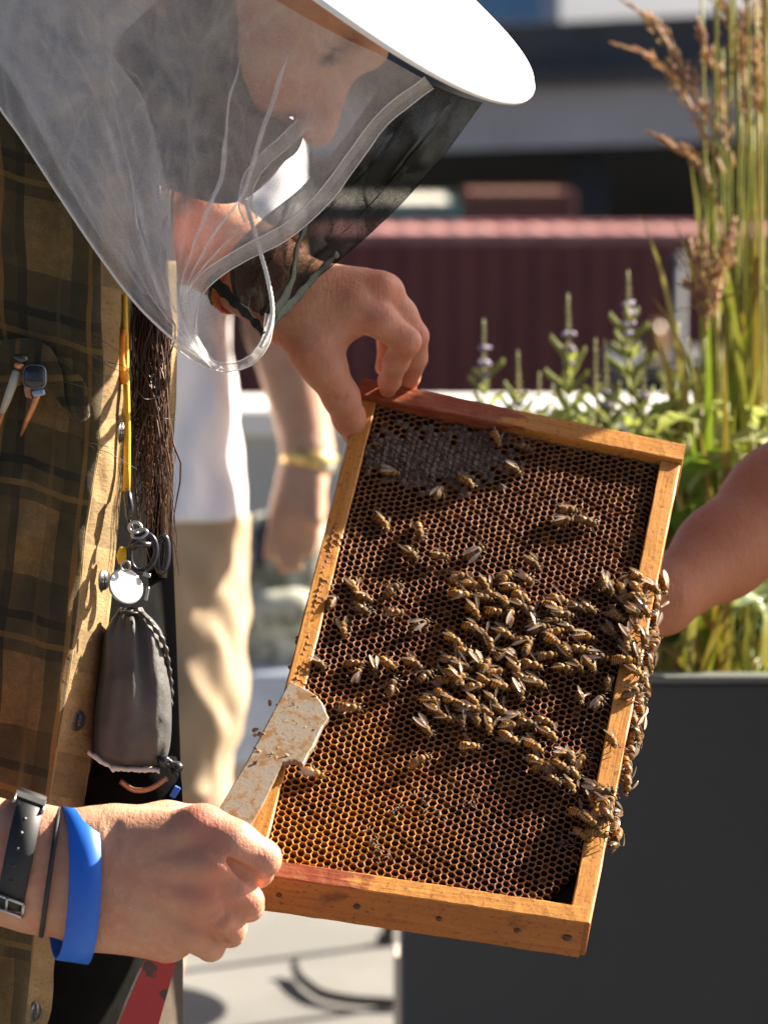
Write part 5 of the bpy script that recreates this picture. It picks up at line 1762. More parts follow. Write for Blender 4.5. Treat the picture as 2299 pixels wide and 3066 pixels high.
def tape(name, pts, width, mat, wob=.002):
    """flat hem tape with bound edges; width in photo pixels"""
    P = interp(pts, 60)
    A_, B_ = [], []
    for i, p in enumerate(P):
        q = P[min(i+1, 59)]-P[max(i-1, 0)]
        L = math.hypot(q[0], q[1])+1e-6
        nx_, ny_ = -q[1]/L, q[0]/L
        w = width*(1+.15*fbm(i*.15, width))/2
        A_.append(U(p[0]+nx_*w, p[1]+ny_*w, p[2]-.001)); B_.append(U(p[0]-nx_*w, p[1]-ny_*w, p[2]+.002+wob*fbm(i*.2, 3)))
    rows = [[a, (a+b)/2-FWD*.0012, b] for a, b in zip(A_, B_)]
    o = mesh_obj(name, *grid_geo(rows), mat, hat)
    for E_ in (A_, B_):
        g = Geo(); g.add(tube_geo([p-FWD*.0006 for p in E_], [.0004+.0002*abs(fbm(i*.9, 2)) for i in range(len(E_))], 5)); g.obj("bound_edge", M_edge, o)
    return o
tape("hem_tape", [(p[0], p[1], p[2]-.006) for p in edgeR[0:8]]+[(566, 950, 2.108), (560, 1010, 2.106)], 44, M_tape)
tape("chin_tape", [(908, 366, 2.16), (850, 425, 2.16), (790, 478, 2.158), (748, 535, 2.155), (735, 610, 2.15), (752, 660, 2.15)], 40, M_tape)
tape("loop_tape", [(520, 1018, 2.103), (580, 1066, 2.105), (640, 1094, 2.108), (690, 1100, 2.11), (750, 1078, 2.112), (795, 1020, 2.115), (808, 940, 2.118)], 26, M_tape)
# bunched dark ties between loop and visor
g = Geo()
for pts in ([(812, 950, 2.12), (870, 850, 2.16), (890, 740, 2.19), (930, 640, 2.21)], [(806, 970, 2.12), (880, 900, 2.17), (940, 830, 2.2), (1010, 760, 2.215)],
            [(630, 830, 2.13), (700, 900, 2.125), (760, 960, 2.12), (790, 1000, 2.118)]):
    P = [U(*p) for p in interp(pts, 20)]
    g.add(tube_geo(P, [.0045*(1-.5*i/19)+.0008*math.sin(i*1.7) for i in range(20)], 8, .5))
g.obj("tie", M_netd, hat)
# elastic cord
P = [U(*p) for p in interp([(735, 600, 2.145), (752, 660, 2.14), (775, 740, 2.12), (800, 830, 2.11), (815, 920, 2.108), (806, 985, 2.108), (780, 1040, 2.106)], 60)]
g = Geo(); g.add(tube_geo(P, [.0013+.0003*(i % 2) for i in range(60)], 7)); g.obj("elastic_cord", M_edge, hat)
# crisp pleats: narrow doubled strips of the same net
M_pleat = net_mat("gathered_tulle", (.74, .74, .76), .5, 1800, .5)
RP = random.Random(17)
PLE = [([(150, 60), (190, 250), (235, 420), (250, 520)], 12), ([(230, 60), (290, 180), (330, 330), (300, 480)], 10), ([(330, 90), (350, 180), (420, 240), (440, 330), (450, 420)], 14),
       ([(390, 60), (450, 140), (520, 230), (560, 330)], 7), ([(500, 430), (490, 560), (430, 680), (380, 780)], 9), ([(505, 440), (500, 620), (500, 780), (510, 920)], 12),
       ([(300, 560), (380, 700), (470, 860), (520, 960)], 8), ([(80, 200), (150, 420), (260, 640), (380, 830)], 12), ([(20, 60), (90, 300), (180, 520)], 16),
       ([(540, 380), (570, 440), (640, 470)], 6), ([(700, 30), (800, 70), (920, 120), (1060, 170)], 8), ([(880, 90), (960, 170), (1060, 240)], 6), ([(510, 620), (480, 760), (500, 900)], 8),
       ([(380, 560), (300, 520), (240, 470)], 8), ([(560, 60), (600, 90), (700, 80), (800, 100)], 7)]
for pts, w in PLE:
    P = interp([(x, y, 0) for x, y in pts], 26)
    Z = interp([(x, y, 0) for x, y in edgeL[0:0] or pts], 26)
    rows = []
    for i, p in enumerate(P):
        f = i/25
        q = P[min(i+1, 25)]-P[max(i-1, 0)]; L = math.hypot(q[0], q[1])+1e-6
        nx_, ny_ = -q[1]/L, q[0]/L; ww = w*math.sin(math.pi*(.04+.92*f))*.2
        d = 2.068+.012*(p[1]/900.0)
        rows.append([U(p[0]-nx_*ww, p[1]-ny_*ww, d), U(p[0], p[1], d-.003), U(p[0]+nx_*ww, p[1]+ny_*ww, d)])
    mesh_obj("pleat", *grid_geo(rows), M_pleat, hat)
# white bound seam down the near outer edge
P = [U(p[0], p[1], p[2]-.001) for p in interp(edgeL, 60)]
g = Geo(); g.add(tube_geo(P, .0009, 6)); g.obj("outer_seam", M_edge, hat)

# ============================================================ WORN THINGS
def ring_band(name, cpx, cpy, cd, e1px, e2, width_vec, thick, mat, parent=None, n=72, bulge=0.0):
    """closed band: centre in photo px, e1px = half axis in px (dx, dy), e2 = half axis vector (world), width_vec = half width vector"""
    c = U(cpx, cpy, cd)
    e1 = U(cpx+e1px[0], cpy+e1px[1], cd)-c
    rows = []
    nn = len(e1)
    for k in range(n):
        a = 2*math.pi*k/n
        p = c+e1*math.cos(a)+e2*math.sin(a)
        out = (e1*math.cos(a)/e1.length**2*e1.length+e2*math.sin(a)/e2.length**2*e2.length).normalized()
        w = width_vec
        rows.append([p-w, p-w*.96+out*thick, p+out*(thick+bulge), p+w*.96+out*thick, p+w, p+w*.9, p-w*.9])
    V = [v for r in rows for v in r]; m = 7; Fc = []
    for i in range(n):
        for j in range(m):
            Fc.append((i*m+j, i*m+(j+1) % m, ((i+1) % n)*m+(j+1) % m, ((i+1) % n)*m+j))
    return mesh_obj(name, V, Fc, mat, parent)

M_blue = simple("blue_silicone", (.010, .12, .60), (.014, .15, .66), 30, .45, .05, 400, .0004)
M_rub = simple("black_silicone", (.014, .014, .015), (.022, .022, .023), 60, .55, .08, 700, .0003)
M_silver = simple("brushed_silver", (.42, .41, .39), (.55, .54, .51), 90, .34, metal=1.0)
bb = ring_band("blue_wristband", 222, 2652, 2.038, (10, -222), FWD*.036+RIGHT*-.010, (U(270, 2652, 2.03)-U(222, 2645, 2.03)), .0016, M_blue)
tag(bb, "bright blue rubber wristband on the lower wrist", "wristband")
ht = ring_band("hair_tie", 150, 2613, 2.041, (26, -184), FWD*.0345+RIGHT*-.003, (U(158, 2614, 2.03)-U(150, 2613, 2.03)), .0016, M_rub, bulge=.0012)
tag(ht, "thin black elastic hair tie between watch and blue wristband", "hair tie")
wt = thing("wristwatch", "watch with black perforated strap and silver buckle at the left edge", "watch", U(60, 2560, 2.01))
wv = U(102, 2583, 2.03)-U(62, 2568, 2.03)
ring_band("strap", 62, 2568, 2.043, (38, -186), FWD*.0350+RIGHT*-.002, wv, .0020, M_rub, wt)
def on_strap(a, off, lift):
    c = U(62, 2568, 2.043); e1 = U(62+38, 2568-186, 2.043)-c; e2 = FWD*.0350
    out = (e1.normalized()*math.cos(a)+FWD*math.sin(a)).normalized()
    return c+e1*math.cos(a)+e2*math.sin(a)+wv*off+out*lift, out, (-e1*math.sin(a)+e2*math.cos(a)).normalized()
for a in (-.85, -1.1, -1.35, -1.6, -1.85):
    p, out, tg = on_strap(a, 0, .0012)
    g = Geo(); g.add(tube_geo([p, p+out*.0012], .0014, 12)); g.obj("strap_hole", M_blk, wt)
p, out, tg = on_strap(-.55, 0, .003)
wn_ = wv.normalized()
for s in (-1, 1):
    g = Geo(); g.add(tube_geo([p+wn_*s*.0095-tg*.004, p+wn_*s*.0095+tg*.004], .0010, 8)); g.obj("buckle_side", M_silver, wt)
p2, out2, tg2 = on_strap(-2.25, 0, .003)
g = Geo()
for s in (-1, 1):
    g.add(tube_geo([p2+wn_*s*.0108-tg2*.0055, p2+wn_*s*.0108+tg2*.0055], .0011, 8))
    g.add(tube_geo([p2-wn_*.0108+tg2*s*.0055, p2+wn_*.0108+tg2*s*.0055], .0011, 8))
g.add(tube_geo([p2-tg2*.0055, p2+tg2*.0065+out2*.001], .0009, 8))
g.obj("buckle", M_silver, wt)
p, out, tg = on_strap(-.42, 0, .0026)
V, Fc = box_geo(p, wn_*.0102, tg*.0035, out*.0011, .0004); mesh_obj("strap_keeper", V, Fc, M_rub, wt, smooth=False)
pc_, outc, tgc = on_strap(-4.2, 0, .006)
g = Geo(); g.add(tube_geo([pc_-outc*.006, pc_-outc*.004, pc_+outc*.003, pc_+outc*.005], [.015, .018, .018, .015], 32)); g.obj("case", M_silver, wt)

# bracelets on the upper wrist
axis = (U(850, 885, 2.362)-U(700, 762, 2.39)).normalized()
eA = axis.cross(FWD).normalized(); eB = axis.cross(eA).normalized()
def bracelet(name, f, r, rad, mat, label, tilt=0.0):
    c = U(848, 882, 2.362)+(U(700, 762, 2.39)-U(848, 882, 2.362))*f
    P = []
    for k in range(61):
        a = 2*math.pi*k/60
        P.append(c+eA*math.cos(a)*(r+.0025)+eB*math.sin(a)*(r-.004)+axis*tilt*math.cos(a)+axis*.0006*math.sin(a*20))
    g = Geo(); g.add(tube_geo(P, [rad*(1+.25*(k % 2)) for k in range(61)], 7, cap=False))
    return tag(g.obj(name, mat), label, "bracelet")
M_or = simple("orange_cord", (.62, .10, .02), (.70, .16, .03), 300, .8)
M_yl = simple("mustard_cord", (.45, .27, .03), (.55, .36, .05), 300, .8)
bracelet("cord_bracelet", .50, .0345, .0017, M_or, "orange cord bracelet on the upper wrist", .006)
bracelet("cord_bracelet", .56, .0345, .0017, M_yl, "mustard yellow cord bracelet beside the orange one", .006)
bracelet("cord_bracelet", .64, .0350, .0015, M_rub, "black cord bracelet highest on the upper wrist", .005)

# lanyard, clips, medallion, pouch hanging at the open shirt front
M_yel = simple("yellow_webbing", (.72, .42, .02), (.78, .50, .03), 200, .7, .3, 900, .0005)
M_org = simple("orange_webbing", (.78, .22, .01), (.80, .28, .02), 200, .7)
M_blkp = simple("black_plastic", (.012, .013, .016), (.02, .021, .024), 60, .25, spec=.6)
ln = thing("lanyard", "yellow and orange lanyard with black clip hanging beside the shirt buttons", "lanyard", U(378, 1500, 2.15))
rows = []
for (x, y, w) in ((372, 880, 9), (374, 985, 9), (376, 1010, 10), (377, 1100, 9), (380, 1200, 8), (382, 1300, 8), (381, 1400, 9), (379, 1470, 12)):
    d = 2.146
    w *= .55; rows.append([U(x-w, y, d+.004), U(x+w*.3, y, d-.001), U(x+w, y, d)])
V, Fc = grid_geo(rows)
o = mesh_obj("strap", V, Fc, M_yel, ln); sm = o.modifiers.new("thick", 'SOLIDIFY'); sm.thickness = .0014
rows = []
for (x, y, w) in ((371, 985, 3), (366, 1010, 8), (362, 1060, 12), (364, 1105, 12), (372, 1150, 5)):
    rows.append([U(x-w, y, 2.147), U(x, y, 2.1435), U(x+w, y, 2.145)])
V, Fc = grid_geo(rows)
o = mesh_obj("back_strap", V, Fc, M_org, ln); sm = o.modifiers.new("thick", 'SOLIDIFY'); sm.thickness = .0014
g = Geo(); g.add(tube_geo([U(380, 1468, 2.143), U(382, 1480, 2.14), U(388, 1520, 2.139), U(386, 1545, 2.14), U(384, 1556, 2.142)], [.002, .0048, .0052, .0042, .002], 12, .6)); g.obj("clip_body", M_blkp, ln)
g = Geo(); g.add(tube_geo([U(384, 1552, 2.14), U(394, 1580, 2.139), U(400, 1600, 2.14)], .0014, 8)); g.obj("clip_cord", M_blkp, ln)

def loop_geo(c, a, b, r, n=28, m=7, gap=0):
    P = [c+a*math.cos(2*math.pi*k/n)+b*math.sin(2*math.pi*k/n) for k in range(n+1-gap)]
    return tube_geo(P, r, m, cap=gap > 0)
def pv(dx, dy, d=2.14):                       # small vector from photo pixels
    return U(1000+dx, 1500+dy, d)-U(1000, 1500, d)
kc = thing("key_clip", "black carabiner and small metal key rings clipped above the grey pouch", "carabiner", U(420, 1660, 2.14))
g = Geo(); g.add(loop_geo(U(428, 1655, 2.138), pv(36, 14), pv(-16, 54), .0021, 32, 8)); g.obj("carabiner_body", M_blkp, kc)
g = Geo(); g.add(tube_geo([U(395, 1640, 2.134), U(415, 1628, 2.132), U(450, 1632, 2.134)], .0022, 8)); g.obj("gate", M_blkp, kc)
g = Geo(); g.add(loop_geo(U(405, 1580, 2.137), pv(18, 4), pv(-3, 16), .0011)); g.add(loop_geo(U(418, 1598, 2.136), pv(22, -6), pv(4, 12), .0011)); g.obj("key_ring", M_silver, kc)
for (x, y, w, h) in ((400, 1592, 14, 4), (440, 1722, 11, 6), (440, 1778, 5, 20)):
    V, Fc = box_geo(U(x, y, 2.134), pv(w, w*.25), pv(-h*.2, h), FWD*.001, .0004); mesh_obj("key", V, Fc, M_silver, kc, smooth=False)
g = Geo(); g.add(loop_geo(U(486, 1660, 2.15), pv(13, 4), pv(-5, 52), .0028)); g.obj("side_loop", M_blkp, kc)
g = Geo(); g.add(tube_geo([U(372, 1640, 2.14), U(366, 1665, 2.139), U(364, 1690, 2.139)], [.003, .004, .002], 8)); g.obj("yellow_tab", M_yel, kc)
md = thing("metal_tag", "round silver metal tag hanging just above the grey pouch", "tag", U(372, 1800, 2.125))
c = U(376, 1756, 2.126); nn = (-FWD*.80+RIGHT*.50+UP*.34).normalized()
g = Geo(); g.add(tube_geo([c-nn*.0009, c-nn*.0005, c+nn*.0006, c+nn*.0009], [.0118, .0124, .0124, .0116], 32)); g.obj("disc", M_silver, md, smooth=False)
g = Geo(); g.add(loop_geo(c+UP*.0135, RIGHT*.003, UP*.0035, .0006)); g.obj("split_ring", M_silver, md)
g = Geo(); g.add(loop_geo(U(345, 1770, 2.124), pv(7, 22), pv(5, -2), .0009)); g.obj("side_ring", M_silver, md)

M_pouch = simple("grey_leather", (.06, .06, .055), (.09, .088, .08), 40, .62, .35, 260, .0012, spec=.4)
pu = thing("drawstring_pouch", "worn dark grey leather pouch hanging at the waist", "pouch", U(400, 2290, 2.14))
rows = []
prof = [(1822, 356, 428, .005), (1834, 350, 434, .007), (1858, 332, 460, .012), (1895, 314, 486, .016), (1960, 304, 498, .019), (2020, 298, 504, .021), (2078, 290, 512, .023), (2140, 283, 514, .023), (2190, 280, 513, .023), (2240, 282, 508, .021), (2272, 292, 498, .017), (2290, 315, 482, .010), (2293, 380, 430, .003)]
pr = interp([(p[0], p[1], p[2], p[3]) for p in prof], 46)
for p in pr:
    row = []
    for k in range(56):
        th = 2*math.pi*k/56
        ct, sn = math.cos(th), math.sin(th)
        fold = 1+(.16*math.sin(th*7+1.0)+.12*math.sin(th*11))*max(.12, 1-(p[0]-1820)/420.0)
        dd = p[3]*fold*(abs(sn)**.8)*(1 if sn > 0 else -1)
        wv_ = .0020*fbm(ct*3, p[0]/110.0, sn*2)+.0006*fbm(ct*7+p[0]/300, p[0]/40.0, sn*4)
        row.append(U((p[1]+p[2])/2+(p[2]-p[1])/2*ct*(1 if abs(ct) < .99 else 1), p[0]+4*math.sin(th*3), 2.152+dd+wv_))
    rows.append(row)
mesh_obj("bag", *grid_geo(rows, True), M_pouch, pu)
P = [U(*p) for p in interp([(416, 1836, 2.14), (436, 1850, 2.136), (470, 1890, 2.138), (492, 1930, 2.142), (504, 1990, 2.146), (512, 2070, 2.15), (508, 2130, 2.15)], 40)]
g = Geo(); g.add(tube_geo(P, [.0016+.0007*math.sin(i*1.6) for i in range(40)], 7)); g.obj("braided_cord", M_blk, pu)
g = Geo(); g.add(loop_geo(U(390, 1834, 2.15), pv(30, 3), FWD*.007, .0012)); g.obj("drawstring", M_blk, pu)

M_paper = simple("torn_cream_paper", (.62, .57, .48), (.70, .66, .57), 60, .85)
wb = thing("waist_bag", "black waist bag under the pouch with a torn pale lining edge", "bag", U(410, 2440, 2.15))
rows = []
for (y, x0, x1, dd) in ((2270, 262, 528, .010), (2290, 258, 536, .016), (2350, 255, 545, .02), (2430, 250, 548, .022), (2520, 240, 548, .022), (2560, 250, 540, .012)):
    rows.append([U((x0+x1)/2+(x1-x0)/2*math.cos(t_), y+6*math.sin(3*t_), 2.168+dd*math.sin(t_)+.002*fbm(t_*2, y/60)) for t_ in [2*math.pi*k/40 for k in range(40)]])
mesh_obj("bag_body", *grid_geo(rows, True), M_black, wb)
R = random.Random(4)
top_, bot_ = [], []
for i in range(40):
    x = 262+216*i/39; y = float(np.interp(x, [262, 300, 335, 380, 478], [2252, 2278, 2300, 2304, 2306]))
    top_.append(U(x, y-6+5*fbm(i*.3, 1), 2.141)); bot_.append(U(x, y+8+7*fbm(i*.4, 6), 2.139))
V, Fc = grid_geo([top_, [(a+b)/2-FWD*.001 for a, b in zip(top_, bot_)], bot_])
o = mesh_obj("torn_lining", V, Fc, M_paper, wb); sm = o.modifiers.new("thick", 'SOLIDIFY'); sm.thickness = .0008
V, Fc = box_geo(U(524, 2372, 2.15), pv(9, 5), pv(-9, 16), FWD*.002, .0006); mesh_obj("blue_tab", V, Fc, M_blue, wb, smooth=False)
P = [U(*p) for p in interp([(360, 2340, 2.139), (400, 2366, 2.137), (450, 2362, 2.138), (500, 2330, 2.142)], 16)]
g = Geo(); g.add(tube_geo(P, .002, 7, .5)); g.obj("copper_zip", simple("copper_zip_metal", (.35, .16, .08), (.42, .2, .1), 200, .4, metal=.6), wb)
P = [U(*p) for p in interp([(480, 2290, 2.14), (500, 2276, 2.138), (530, 2300, 2.142), (515, 2318, 2.142)], 12)]
g = Geo(); g.add(tube_geo(P, [.003+.002*math.sin(i) for i in range(12)], 8)); g.obj("webbing_tuft", M_blkp, wb)

# tools in the chest pocket
M_cop = simple("copper_stem", (.46, .17, .07), (.55, .24, .10), 200, .35, metal=.5)
M_bluem = simple("blue_steel_rim", (.22, .27, .36), (.30, .36, .46), 200, .3, metal=.5)
M_ivory = simple("ivory_handle", (.36, .33, .24), (.42, .39, .30), 100, .5)
p1 = thing("marking_pen", "square-headed dark pocket tool with copper stem in the chest pocket", "pocket tool", U(60, 1300, 2.09))
c = U(104, 1128, 2.083); nn = -FWD
def rsq(c, w, h, n=32, e=.6):
    return [c+pv(w*math.copysign(abs(math.cos(a))**e, math.cos(a)), h*math.copysign(abs(math.sin(a))**e, math.sin(a)), 2.083) for a in [2*math.pi*k/n for k in range(n)]]
rows = [rsq(c+FWD*.006, 30, 32), rsq(c, 36, 37), rsq(c-FWD*.001, 33, 33)]
V, Fc = grid_geo(rows, True); mesh_obj("head_rim", V, Fc, M_bluem, p1)
rows = [rsq(c-FWD*.0005, 32, 32), rsq(c-FWD*.0022, 29, 29), rsq(c-FWD*.0026, 10, 10)]
V, Fc = grid_geo(rows, True); Fc.append(tuple(range(64, 96))); mesh_obj("head_pad", V, Fc, M_blkp, p1)
V, Fc = box_geo(U(116, 1176, 2.084), pv(18, -3), pv(2, 9), FWD*.002, .0008); mesh_obj("collar", V, Fc, M_bluem, p1, smooth=False)
V, Fc = box_geo(U(84, 1175, 2.085), pv(10, 2), pv(3, 16), FWD*.0015, .0006); mesh_obj("copper_lug", V, Fc, M_cop, p1, smooth=False)
P = [U(*p) for p in interp([(112, 1180, 2.086), (98, 1220, 2.088), (78, 1265, 2.094), (62, 1305, 2.104)], 12)]
g = Geo(); g.add(tube_geo(P, [.0022, .0022, .0022, .0021, .002, .002, .0019, .0018, .0016, .0013, .001, .0005], 8)); g.obj("stem", M_cop, p1)
p2_ = thing("grafting_tool", "ivory-handled pocket tool with dark cap left of the square-headed one", "pocket tool", U(0, 1270, 2.09))
g = Geo(); g.add(tube_geo([U(60, 1060, 2.084), U(60, 1066, 2.084), U(62, 1078, 2.084), U(58, 1086, 2.084)], [.003, .0052, .0052, .003], 14)); g.obj("cap", M_blkp, p2_)
g = Geo(); g.add(tube_geo([U(58, 1084, 2.084), U(56, 1100, 2.085)], .0032, 10)); g.obj("ferrule", M_cop, p2_)
g = Geo(); g.add(tube_geo([U(50, 1110, 2.085), U(38, 1150, 2.086), U(20, 1200, 2.088), U(4, 1240, 2.092)], [.0026, .003, .0026, .0018], 10)); g.obj("handle", M_ivory, p2_)
g = Geo(); g.add(tube_geo([U(5, 1236, 2.091), U(-10, 1300, 2.10)], [.0018, .001], 8)); g.obj("tip", M_cop, p2_)

# ============================================================ PERSON IN WHITE T-SHIRT
def cloth_mat(name, c1, c2, rough=.85):
    return simple(name, c1, c2, 14, rough, .3, 300, .002)
M_tee = cloth_mat("white_cotton", (.84, .84, .86), (.88, .88, .89))
M_khaki = cloth_mat("khaki_cotton", (.36, .255, .155), (.43, .315, .20))
D2 = 4.6
def crumple(V, a):
    out = []
    for v in V:
        q = Vector(v); k = Vector((q.x*11+q.z*4, q.y*11, q.z*7))
        w = noise.noise_vector(k)*a+noise.noise_vector(k*2.6)*a*.45
        w.z *= .3
        out.append(q+w)
    return out
k2 = F/D2
wp = thing("person", "person in white T-shirt, khaki shorts and gold watch behind the frame", "person", U(600, 3430, D2))
lo, hi = ub((250, -420, 4.3), (1120, 3480, 4.9))
B = Body(lo, hi, .0085)
B.cone(U(580, 330, D2), U(430, 800, D2), .12, .105, .05)
B.cone(U(430, 800, D2), U(430, 1600, D2), .105, .11, .05)
B.cone(U(610, 250, D2), U(640, 40, D2), .07, .055, .04)
B.ell(U(650, -150, D2), [RIGHT*.085, UP*.12, FWD*.10], .03)
B.cone(U(720, 350, D2), U(790, 640, D2-.02), .065, .052, .03)                    # upper arm
B.cone(U(790, 640, D2-.02), U(800, 760, D2-.03), .050, .048, .02)
B.cone(U(800, 760, D2-.03), U(850, 980, D2-.05), .052, .053, .02)               # forearm
B.cone(U(850, 980, D2-.05), U(920, 1340, D2-.06), .053, .036, .02)
for dx, ln_, r in ((-62, 1665, 9.0), (-22, 1705, 9.5), (18, 1700, 9.5), (56, 1655, 9.0)):   # fingers hanging
    B.cone(U(905+dx*.7, 1520, D2-.06), U(880+dx, 1600, D2-.075), .0115, .0105, .006)
    B.cone(U(880+dx, 1600, D2-.075), U(872+dx*1.05, ln_, D2-.07), .0100, r/1000, .003)
B.cone(U(918, 1370, D2-.06), U(895, 1520, D2-.065), .034, .034, .02)
B.cone(U(880, 1440, D2-.06), U(855, 1540, D2-.065), .022, .020, .02)
B.cone(U(945, 1430, D2-.08), U(945, 1560, D2-.10), .016, .012, .012)           # thumb
for sx in (-85, 105):
    B.cone(U(440+sx, 1600, D2), U(540+sx*.4, 2420, D2), .08, .05, .03)
    B.cone(U(540+sx*.4, 2420, D2), U(350+sx*.6, 2880, D2+.1), .05, .045, .03)
    B.cone(U(390+sx*.6, 2880, D2+.1), U(320+sx*.6, 3330, D2+.1), .045, .038, .03)
    B.cone(U(320+sx*.6, 3370, D2+.1), U(340+sx*.6, 3400, D2-.04), .042, .035, .02)
v_, f_ = B.mesh(); mesh_obj("body", v_, f_, M_skin2, wp)
# shirt
lo, hi = ub((200, 80, 4.25), (960, 1600, 4.95))
B = Body(lo, hi, .009)
B.cone(U(540, 330, D2), U(430, 800, D2), .15, .125, .05)
B.cone(U(430, 800, D2), U(400, 1150, D2), .125, .128, .05)
B.cone(U(400, 1150, D2), U(425, 1640, D2), .132, .150, .05)
B.cone(U(690, 330, D2), U(765, 640, D2-.02), .085, .078, .03)
sl_, X, Y, Z = B.sub(B.lo, B.lo+B.h*B.n)
B.G[sl_] += (.006*np.sin(X*38+Z*12)*np.sin(Z*22+X*7)+.004*np.sin(X*85-Z*30)).astype(np.float32)[:B.n[0], :B.n[1], :B.n[2]]
B.plane_cut(U(600, 1562, D2), UP*-1)
v_, f_ = B.mesh()
mesh_obj("t_shirt", crumple(v_, .010), f_, M_tee, wp)
# khaki shorts
lo, hi = ub((250, 1400, 4.25), (900, 2480, 4.95))
B = Body(lo, hi, .009)
B.cone(U(440, 1480, D2), U(450, 1680, D2), .132, .135, .05)
B.cone(U(390, 1700, D2), U(430, 2480, D2), .12, .085, .03)
B.cone(U(535, 1680, D2), U(560, 2050, D2), .095, .085, .03)
B.cone(U(560, 2050, D2), U(560, 2480, D2), .085, .060, .03)
sl_, X, Y, Z = B.sub(B.lo, B.lo+B.h*B.n)
B.G[sl_] += (.004*np.sin(X*30+Z*9)*np.sin(Z*13+X*5)+.002*np.sin(Z*41+X*33)).astype(np.float32)[:B.n[0], :B.n[1], :B.n[2]]
B.plane_cut(U(600, 2385, D2), UP*-1)
B.plane_cut(U(600, 1535, D2), UP)
v_, f_ = B.mesh(); mesh_obj("shorts", crumple(v_, .016), f_, M_khaki, wp)
M_gold = simple("gold_metal", (.80, .52, .16), (.86, .60, .24), 120, .3, metal=.9)
gw = thing("wristwatch", "gold watch on the hanging arm of the person in white", "watch", U(925, 1380, D2-.06))
axw = (U(905, 1450, D2)-U(935, 1310, D2)).normalized(); ea = axw.cross(FWD).normalized(); eb2 = axw.cross(ea)
cW = U(924, 1372, D2-.061)
rows = []
for (t_, r) in ((-.012, .038), (-.011, .040), (.011, .040), (.012, .038)):
    rows.append([cW+axw*t_+ea*math.cos(a)*r+eb2*math.sin(a)*r for a in [2*math.pi*k/40 for k in range(40)]])
mesh_obj("band", *grid_geo(rows, True), M_gold, gw)
cc = U(975, 1385, D2-.083); nf = (RIGHT*.75-FWD*.65).normalized()
g = Geo(); g.add(tube_geo([cc-nf*.003, cc+nf*.002, cc+nf*.005], [.016, .017, .015], 24)); g.obj("case", M_gold, gw)
g = Geo(); g.add(tube_geo([cc+nf*.0052, cc+nf*.0058], [.012, .0118], 24)); g.obj("dial", simple("watch_dial", (.45, .52, .55), None, rough=.15), gw)

M_denim_ = simple("dark_denim", (.05, .07, .12), (.08, .10, .16), 30, .9)
# ---- person at the right edge: one brown arm reaching behind the frame
D3 = 2.62
rp = thing("person", "bare brown arm of a person at the right edge reaching to the frame", "person", U(2700, 3300, 2.7))
lo, hi = ub((1850, 1000, 2.36), (2950, 1960, 2.85))
B = Body(np.array(lo)-.01, np.array(hi)+.01, .004)
B.cone(U(1985, 1797, 2.50), U(2160, 1655, D3-.05), .0245, .034, .02)
B.cone(U(2160, 1655, D3-.05), U(2340, 1512, D3), .034, .0445, .02)
B.cone(U(2340, 1512, D3), U(2520, 1370, D3+.04), .0445, .048, .02)
B.cone(U(2520, 1370, D3+.04), U(2900, 1020, D3+.12), .048, .058, .03)
# hand behind the end bar
B.cone(U(1985, 1790, 2.50), U(1900, 1800, 2.49), .0235, .021, .012)
B.cone(U(1970, 1810, 2.50), U(1890, 1830, 2.49), .0215, .020, .012)
for (dx, dy) in ((0, 0), (6, 42), (10, 84), (16, 120)):
    B.cone(U(1900+dx, 1765+dy, 2.49), U(1830+dx, 1770+dy, 2.47), .0110, .0098, .005)
    B.cone(U(1830+dx, 1770+dy, 2.47), U(1790+dx, 1775+dy, 2.45), .0096, .0085, .003)
B.cone(U(1930, 1760, 2.48), U(1880, 1710, 2.45), .015, .0105, .008)
armm = B.mesh()
# unseen rest of the figure, added to shade the comb and the visible arm
sh = U(2900, 1020, D3+.12)
lo = np.array((sh.x-.12, sh.y-.55, 0.0)); hi = np.array((sh.x+.55, sh.y+.3, 1.95))
B = Body(lo, hi, .016)
tx, ty = sh.x+.14, sh.y+.04
sp = PL(1290, 1330)+SUN*.72
SHADE_ARM_E = Vector((sp.x, sp.y, sp.z-.16)); SHADE_ARM_W = Vector((sp.x, sp.y, sp.z+.08))  # raised arm added on the sun's path to cast shade on the comb
B.cone(sh, (tx, ty, 1.36), .06, .075, .04)
B.cone((tx+.02, ty, 1.34), (tx+.02, ty, .95), .125, .115, .05)
B.cone((tx+.02, ty, 1.36), (tx+.02, ty, 1.50), .06, .055, .04)
B.ell((tx, ty, 1.60), [Vector((.10, 0, 0)), Vector((0, .08, 0)), Vector((0, 0, .12))], .02)
B.cone((tx-.02, ty-.10, 1.33), SHADE_ARM_E, .06, .048, .03)
B.cone(SHADE_ARM_E, SHADE_ARM_W, .047, .034, .02)
B.cone(SHADE_ARM_W, SHADE_ARM_W+Vector((0, 0, .09)), .032, .034, .02)
for sy in (-.08, .08):
    B.cone((tx+.02, ty+sy, .92), (tx+.02, ty+sy, .48), .085, .055, .03)
    B.cone((tx+.02, ty+sy, .48), (tx+.02, ty+sy, .07), .055, .04, .02)
    B.cone((tx+.03, ty+sy, .045), (tx-.12, ty+sy, .04), .04, .035, .02)
V, Fc = join([armm, B.mesh()])
mesh_obj("body", V, Fc, M_skin3, rp)
B = Body(lo-.05, hi+.05, .018)
B.cone((tx, ty, 1.33), (tx+.02, ty, 1.2), .125, .148, .05); B.cone((tx+.02, ty, 1.2), (tx+.02, ty, .85), .148, .155, .05)
B.cone((tx-.02, ty, 1.36), sh, .09, .08, .04)
B.plane_cut((0, 0, .84), Vector((0, 0, -1)))
v_, f_ = B.mesh(); mesh_obj("t_shirt", v_, f_, simple("grey_cotton", (.14, .15, .16), (.18, .19, .2), 20, .9), rp)
B = Body(lo-.05, hi+.05, .018)
